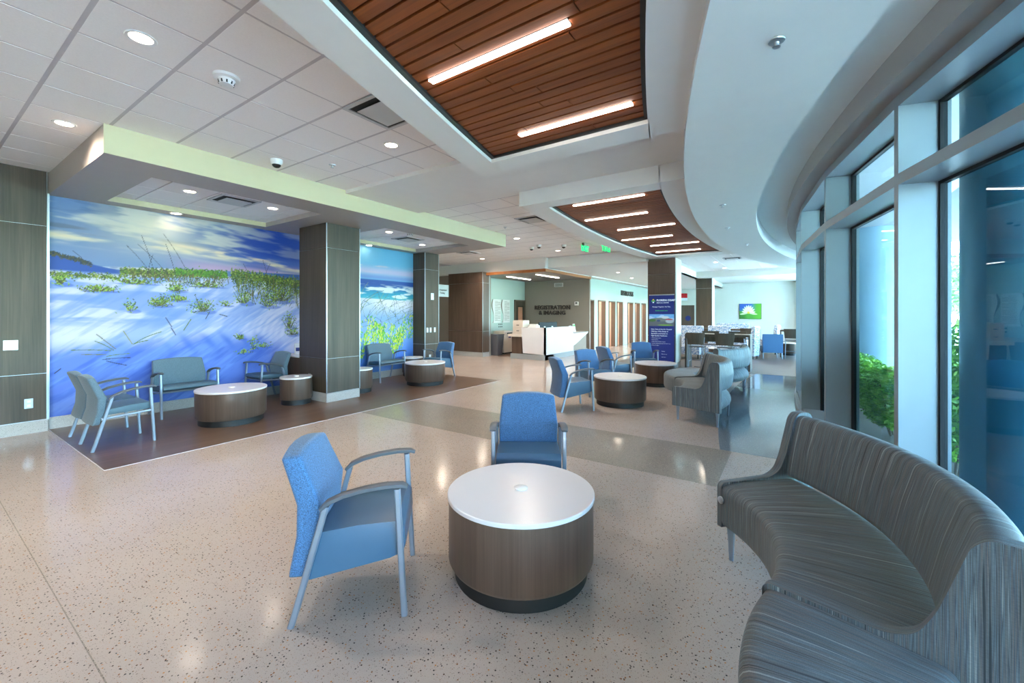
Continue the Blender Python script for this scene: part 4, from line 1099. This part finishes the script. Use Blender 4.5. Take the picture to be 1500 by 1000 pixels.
# posters with wavy left edge, door, bins
def poster(x, label):
    t = thing('poster', label, 'poster', (x, 9.598, 1.62), 0, 'two wavy edged posters')
    n = 14; L = [(-.24+.05*math.sin(2*math.pi*i/n), -.46+.92*i/n) for i in range(n+1)]
    extr('board', L+[(.26, .46), (.26, -.46)], -.012, 0, 'trimwhite', t)
    extr('shadow_edge', [(a-.07*(.5+.5*math.sin(2*math.pi*i/n+math.pi)), z) for i, (a, z) in enumerate(L)]+[(-.05, .46), (-.05, -.46)], -.006, 0, 'frame', t)
    for k in range(22):
        z = .38-k*.036; w_2 = .36 if k % 5 else .2
        box('text_line', -.13, -.13+w_2, -.0135, -.012, z, z+.011, 'taupe', t)
poster(13.23, 'white wavy edged poster on the mint wall, left one'); poster(13.87, 'white wavy edged poster on the mint wall, right one')
ntc = thing('notice_tiles', 'six tiny white tags below the left poster', 'sign', (13.45, 9.6, .98))
for i in range(3):
    for j in range(2): box('tag', -.1+i*.1, -.05+i*.1, -.006, 0, j*.1, j*.1+.045, 'dark', ntc)
dd = struct(box('door_8', 14.52, 15.26, 9.565, 9.6, 0, 2.05, 'wood'), 'walnut door with narrow glass beside the posters', 'door')
for a, b_2 in ((14.46, 14.52), (15.24, 15.3)): box('frame_jamb', a, b_2, 9.55, 9.6, 0, 2.1, 'frame', dd)
box('frame_head', 14.46, 15.3, 9.55, 9.6, 2.05, 2.1, 'frame', dd); box('vision_panel', 14.72, 15.06, 9.558, 9.566, .9, 1.8, 'salmon', dd); box('panel_edge', 15.05, 15.1, 9.555, 9.566, .88, 1.84, 'dark', dd); box('panel_edge', 14.70, 15.1, 9.555, 9.566, 1.8, 1.84, 'dark', dd)
bn = thing('waste_bin', 'tall grey waste bin beside the walnut pier', 'bin', (12.35, 9.0, .003))
mesh('body', [(-.15, -.18, 0), (.15, -.18, 0), (.15, .18, 0), (-.15, .18, 0), (-.2, -.23, .72), (.2, -.23, .72), (.2, .23, .72), (-.2, .23, .72)], BF, 'bin', bn, bevel=.01); box('rim', -.21, .21, -.24, .24, .72, .77, 'bin', bn, .008)
cb = thing('paper_cabinet', 'beige cabinet with dark slot between bin and desk', 'cabinet', (13.1, 9.2, .003))
box('body', -.3, .3, -.25, .25, .05, .86, 'beige', cb, .006); box('kick', -.27, .27, -.22, .22, 0, .05, 'dark', cb); box('slot', -.1, .25, -.256, -.24, .74, .8, 'dark', cb); box('leaflet', .0, .16, -.262, -.255, .6, .72, 'navy', cb)
# reception lettering over the doorways and door sign
rl = thing('wall_lettering', 'small dark raised word over the office doorways', 'sign', (20.6, 6.86, 2.42))
text('word', 'RESTROOMS', .33, 'letter', rl, .02, (0, 0, 0), (math.pi/2, 0, 0), bold=.01)
ps = thing('wall_sign', 'tall slim white sign between two office doorways', 'sign', (20.28, 6.868, 1.35)); box('plate', -.16, .16, -.012, 0, -.6, .62, 'bannertext', ps); 
for k in range(6): box('text_line', -.1, .1, -.014, -.012, -.4+k*.16, -.36+k*.16, 'taupe', ps)
art = thing('flower_picture', 'dark picture with yellow flowers inside the first office', 'picture', (16.3, 9.58, 1.55))
box('frame', -.55, .55, -.03, 0, -.4, .45, 'dark', art)
for k, (x, z) in enumerate(((-.1, -.1), (0, .05), (.06, -.2), (-.2, .1), (.15, .12))):
    o = lathe('bloom', [(.1, 0), (.06, .02), (0, .03)], 'bannergreen' if 0 else 'bannertext', art, 12); o.location = (x, -.03, z); o.rotation_euler = (math.pi/2, 0, 0)
M['yellow'] = plain('yellow_petal', (232, 196, 40), .6)
for o in art.children:
    if o.name.startswith('bloom'): o.data.materials[0] = M['yellow']
# office interior light panels
for k, (a, b_2) in enumerate(ops):
    t = thing('office_light', 'lit square panel in the ceiling of office doorway room %s' % ['one', 'two', 'three', 'four', 'five', 'six', 'seven'][k], 'light', ((a+b_2)/2, 8.2, 2.9), 0, 'office ceiling panels')
    box('tray', -.3, .3, -.3, .3, 0, .04, 'trimwhite', t); box('lens', -.28, .28, -.28, .28, -.01, 0, 'officelamp' if 'officelamp' in M else M.setdefault('officelamp', emit('office_lens', (255, 240, 226), 24.)), t)
struct(box('ceiling_office', 15.4, 27.4, 7.0, 9.7, 2.94, 3.0, 'gyp'), 'low ceiling inside the offices', 'ceiling')

# projecting sign, switches and outlets
sg = thing('projecting_sign', 'small grey projecting sign on the pier at the mural end', 'sign', (7.97, 7.66, 2.12))
box('bracket', -.02, 0, -.02, .02, -.14, .14, 'chrome', sg); box('plate', .0, .38, -.012, .012, -.16, .16, 'plinth', sg, .004); box('wavy_end', .36, .40, -.014, .014, -.15, .15, 'dark', sg, .01)
text('word', 'Outpatient', .062, 'letter', sg, .002, (.16, -.016, .0), (math.pi/2, 0, 0)); text('word', 'Testing', .062, 'letter', sg, .002, (.13, -.016, -.08), (math.pi/2, 0, 0))
def plate(name, x, y, z, w_, h_, label, cat, face='y', knob='rocker'):
    t = thing(name, label, cat, (x, y, z), 0 if face == 'y' else -math.pi/2)
    box('cover_plate', -w_/2, w_/2, -.008, 0, -h_/2, h_/2, 'chrome', t, .002)
    if knob == 'outlet':
        for s in (-1, 1): box('socket', -w_*.22, w_*.22, -.011, -.007, s*h_*.22-h_*.13, s*h_*.22+h_*.13, 'trimwhite', t, .002)
    else: box(knob, -w_*.2, w_*.2, -.016, -.006, -h_*.25, h_*.25, 'trimwhite', t, .003)
plate('wall_switch', .82, 7.944, 1.12, .12, .12, 'square metal switch plate on the walnut wall', 'switch', knob='dial')
plate('power_outlet', .965, 7.944, .38, .075, .12, 'metal power outlet low on the walnut wall', 'outlet', knob='outlet')
plate('power_outlet', 4.098, 7.02, .4, .075, .12, 'metal power outlet on the column behind the side drum', 'outlet', 'x', 'outlet')
plate('power_outlet', 7.62, 7.618, .42, .075, .12, 'metal power outlet on the pier beside the far armchair', 'outlet', knob='outlet')
for k, x in enumerate((7.53, 7.64, 7.79)): plate('wall_switch', x, 7.618, 1.1, .06, .12, ['left', 'middle', 'right'][k]+' of three light switches on the pier', 'switch')
plate('fire_alarm', 7.7, 7.616, 1.95, .1, .17, 'small white alarm strobe high on the pier', 'alarm', knob='strobe')
# leaflet stand on the ledge
lf = thing('leaflet_stand', 'small leaflet in a stand on the ledge by the column', 'brochure', (4.28, 7.72, .745), math.radians(-12))
mesh('holder', [(-.05, 0, 0), (.05, 0, 0), (.05, .06, 0), (-.05, .06, 0), (-.05, .03, .2), (.05, .03, .2), (.05, .06, .2), (-.05, .06, .2)], BF, 'trimwhite', lf)
mesh('leaflet', [(-.045, -.004, .01), (.045, -.004, .01), (.045, .028, .195), (-.045, .028, .195), (-.045, -.002, .01), (.045, -.002, .01), (.045, .03, .195), (-.045, .03, .195)], BF, 'bannertext', lf)
mesh('photo', [(-.04, .003, .06), (.04, .003, .06), (.04, .0145, .125), (-.04, .0145, .125), (-.04, .001, .06), (.04, .001, .06), (.04, .0125, .125), (-.04, .0125, .125)], BF, 'navy', lf)

# ------------------------------------------------------------------ navy banner (faces -x)
bnr = thing('rollup_banner', 'tall navy rollup banner with white lettering before the column', 'banner', (11.86, 2.99, 0), -math.pi/2)
BW = .335
box('foot_case', -BW-.02, BW+.02, -.06, .06, 0, .07, 'chrome', bnr, .01); box('sheet', -BW, BW, -.002, .002, .07, 2.02, 'navy', bnr); box('top_rail', -BW, BW, -.01, .01, 2.02, 2.045, 'chrome', bnr)
def btext(s, size, x, z, mat='bannertext', al='LEFT', bold=0.): text('lettering', s, size, mat, bnr, .0005, (x, -.0035, z), (math.pi/2, 0, 0), al, bold=bold)
btext('FLORIDA COAST', .068, -.13, 1.86, bold=.003); btext('MEDICAL CENTER', .04, -.13, 1.80, bold=.001); btext('Stronger Together. For You.', .042, 0, 1.69, al='CENTER', bold=.001); btext('floridacoastmc.com', .042, 0, 1.585, 'bannergreen', 'CENTER', .001)
for (x, z, m_) in ((-.22, 1.9, 'yellow'), (-.255, 1.865, 'bannergreen'), (-.185, 1.865, 'bannergreen'), (-.22, 1.83, 'bannertext')):
    box('logo_petal', x-.019, x+.019, -.0035, -.002, z-.019, z+.019, m_, bnr)
for i, s_ in enumerate(('New, State-of-the-Art Hospital', 'Offering a Wide Range of', 'Specialties and Access to', 'High-Quality Healthcare')): btext(s_, .044, -.28, 1.07-.06*i, bold=.001)
for i, s_ in enumerate(('• Primary Expert Care', '• Maternal Care', '• Orthopedic and Spine Surgery', '• Cardiac, Gastrointestinal and Heart Care', '• Robotic Surgery')): btext(s_, .03, -.28, .83-.05*i)
for i, s_ in enumerate(('Imaging', 'Walk-In Lab', 'and more')): btext(s_, .03, .0, .47-.08*i)
cv = Canvas(-BW, BW, 1.17, 1.5, .008); Xc, Zc = cv.X, cv.Z
im = np.zeros((cv.h, cv.w, 3))+lc(110, 170, 226)
im = blend(im, sm(.42, .6, fbm(cv.h, cv.w, 4, 6, 3))*.5, lc(230, 240, 250)); im = blend(im, sm(1.33, 1.325, Zc), lc(96, 100, 108)); cv.img = im
cv.ell(.0, 1.35, .3, .05, .0, lc(120, 124, 120)); cv.ell(-.25, 1.33, .1, .04, 0, lc(70, 110, 60)); cv.ell(.1, 1.41, .1, .035, 0, lc(210, 214, 220)); cv.ell(.22, 1.31, .11, .055, 0, lc(176, 182, 192)); cv.ell(.2, 1.355, .1, .015, 0, lc(200, 40, 60)); cv.ell(.1, 1.2, .2, .015, 0, lc(130, 180, 60)); cv.ell(-.08, 1.32, .05, .03, 0, lc(60, 80, 120))
print_grid('photo', cv.img, (-BW, -.0035, 1.17), (2*BW, 0, 0), (0, 0, .33), bnr)

# ------------------------------------------------------------------ far cafe
def flower_img():
    c = Canvas(0, 1.3, 0, .86, .012); f1 = fbm(c.h, c.w, 3, 4, 3)
    im = np.zeros((c.h, c.w, 3))+lc(70, 150, 50); im = blend(im, sm(.45, .75, c.Z/.86+.5*f1-.25)*sm(1.1, .6, c.X), lc(48, 96, 190)); im = blend(im, sm(.7, 1.2, c.X)*.7, lc(96, 176, 44)); im = blend(im, sm(.55, .2, c.X)*sm(.4, .1, c.Z)*.8, lc(40, 110, 40)); c.img = im
    for k in range(9):
        a = math.radians(8+k*20); L = .34
        c.ell(.55+.2*math.cos(a), .34+.24*math.sin(a), L*.6, .055, a, lc(226, 236, 190)); c.ell(.55+.2*math.cos(a), .33+.24*math.sin(a), L*.4, .02, a, lc(250, 252, 226))
    for a in (-.15, 3.3): c.ell(.55+.28*math.cos(a), .30, .24, .05, a, lc(206, 226, 170))
    c.ell(.55, .36, .08, .06, 0, lc(236, 214, 60)); return c.img
fp = thing('flower_painting', 'green and blue canvas of a pale water lily on the cafe wall', 'picture', (27.36, 1.98, 1.23), -math.pi/2)
box('canvas', -.56, .56, -.005, .035, -.01, .87, 'frame', fp); print_grid('print', flower_img(), (-.54, -.01, 0), (1.08, 0, 0), (0, 0, .86), fp)
fd = struct(box('door_9', 27.32, 27.4, 4.95, 5.85, 0, 2.05, 'wood_brown'), 'brown cafe door with round blue sign in the end wall', 'door')
box('frame_head', 27.28, 27.4, 4.85, 5.95, 2.05, 2.2, 'pale', fd); o = lathe('blue_sign', [(.16, 0), (.16, .01), (0, .01)], 'navy', fd, 24); o.location = (27.31, 5.3, 1.25); o.rotation_euler = (0, -math.pi/2, 0)
rs = thing('exit_sign', 'small red sign on the far wall beside the banner column', 'sign', (27.38, 5.55, 2.5)); M['red'] = plain('red_sign', (206, 30, 40), .5)
box('plate', -.03, 0, -.2, .2, 0, .28, 'red', rs); box('lower_plate', -.03, 0, -.2, .2, -.16, 0, 'bannertext', rs)
def bar_table(x, y0, y1, label, w_=.7):
    t = thing('bar_table', label, 'table', (x, (y0+y1)/2, .004), 0, 'tall cafe tables'); L = (y1-y0)/2
    box('tabletop', -w_/2, w_/2, -L, L, .89, .95, 'wood', t, .004)
    for s in (-1, 1): box('end_leg', -w_/2, w_/2, s*L-.045 if s > 0 else -L, L if s > 0 else -L+.045, 0, .89, 'wood', t)
bar_table(12.8, .9, 2.5, 'long dark bar height table nearest in the far cafe'); bar_table(17.6, .95, 2.6, 'dark bar table further back in the cafe'); bar_table(17.6, -1.0, .35, 'dark bar table at the far cafe windows')
st = thing('counter_stool', 'x', 'stool', group='wooden backed cafe stools')
extr('seat', [(-.19, .6), (.2, .6), (.21, .63), (-.19, .63)], -.2, .2, 'armtop', st, .008)
v = []; n = 8
for xx in (-.235, -.215):
    for z in (.68, 1.0):
        for k in range(n+1): s = -1+2*k/n; v.append((xx-.03*(1-s*s)-(.03 if z > .8 else 0), s*(.235 if z > .8 else .2), z))
f = []
for k in range(n):
    a = k
    f += [(a, a+1, a+n+2, a+n+1), (2*n+2+a, 3*n+3+a, 3*n+4+a, 2*n+3+a), (a, 2*n+2+a, 2*n+3+a, a+1), (n+1+a, n+2+a, 3*n+4+a, 3*n+3+a)]
f += [(0, n+1, 3*n+3, 2*n+2), (n, 3*n+2, 4*n+3, 2*n+1)]
mesh('backrest', v, f, 'wood', st)
for sx, sy in ((-1, -1), (-1, 1), (1, -1), (1, 1)): sweep('leg', [(sx*.2, sy*.19, 0), (sx*.18, sy*.18, .6)]+([(-.23, sy*.17, .8)] if sx < 0 else []), .011, .011, 'leg', st)
for s in (-1, 1): sweep('footrest', [(-.19, s*.187, .22), (.19, s*.187, .22)], .008, .008, 'leg', st)
sweep('footrest', [(.193, -.187, .22), (.193, .187, .22)], .008, .008, 'leg', st, (1, 0, 0))
ST = [(12.28, 2.15, 0, 'left one on the near side of the nearest bar table'), (12.28, 1.45, 0, 'right one on the near side of the nearest bar table'), (13.3, 2.0, 180, 'left one behind the nearest bar table'), (13.3, 1.3, 180, 'right one behind the nearest bar table'),
      (17.05, 2.15, 0, 'left one at the second bar table'), (17.05, 1.3, 0, 'right one at the second bar table'), (17.05, .0, 0, 'left one at the far window bar table'), (17.05, -.7, 0, 'right one at the far window bar table')]
for k, (x, y, a, w_) in enumerate(ST): put(st, k == 0, (x, y, .004), D(a), 'brown backed cafe stool, '+w_)
def booth(x, y, rz, w_, label):
    t = thing('high_back_settee', label, 'settee', (x, y, .004), D(rz), 'mosaic patterned settees')
    extr('backrest', [(-.34, .1), (-.22, .1), (-.2, .5), (-.26, 1.08), (-.32, 1.1), (-.37, 1.07)], -w_/2, w_/2, 'pattern', t, .03); extr('seat', [(-.24, .14), (.32, .14), (.34, .4), (.3, .46), (-.22, .44)], -w_/2+.02, w_/2-.02, 'pattern', t, .03)
    for sx in (-.28, .26):
        for sy in (-1, 1): sweep('leg', [(sx, sy*(w_/2-.08), 0), (sx, sy*(w_/2-.08), .14)], .02, .02, 'black', t)
booth(15.3, 3.0, 180, .95, 'mosaic patterned high settee right of the banner column, left one'); booth(15.75, 2.1, 180, .7, 'mosaic patterned high settee behind the nearest bar table'); booth(20.6, 2.2, 180, 1.3, 'mosaic patterned settee under the flower canvas')
booth(16.2, 1.3, 75, .5, 'tilted mosaic patterned settee in the cafe middle'); booth(18.6, .75, 80, .6, 'mosaic patterned settee seen edge on by the cafe aisle')
lc_ = thing('lounge_chair', 'pale blue cafe lounge chair seen from behind', 'chair', (16.75, .62, .004), D(17))
extr('backrest', [(-.32, .2), (-.24, .2), (-.2, .55), (-.27, .82), (-.33, .83)], -.3, .3, 'blue', lc_, .02); extr('seat', [(-.26, .22), (.3, .24), (.31, .42), (-.22, .43)], -.28, .28, 'vinyl', lc_, .02)
for s in (-1, 1):
    sweep('leg', [(-.3, s*.28, 0), (-.28, s*.28, .3)], .016, .016, 'leg', lc_); sweep('leg', [(.28, s*.28, 0), (.26, s*.28, .62)], .016, .016, 'leg', lc_); sweep('armrest', [(-.26, s*.28, .56), (0, s*.28, .62), (.28, s*.28, .62)], .026, .013, 'armtop', lc_)
ds2 = copy_tree(ds); ds2.location = (18.3, .1, .004); ds2['label'] = 'grey drum side table beside the pale blue lounge chair'
ds3 = copy_tree(ds); ds3.location = (14.3, 1.85, .004); ds3['label'] = 'drum side table under the nearest bar table in the cafe'; ds3.scale = (1.3, 1.3, 1)
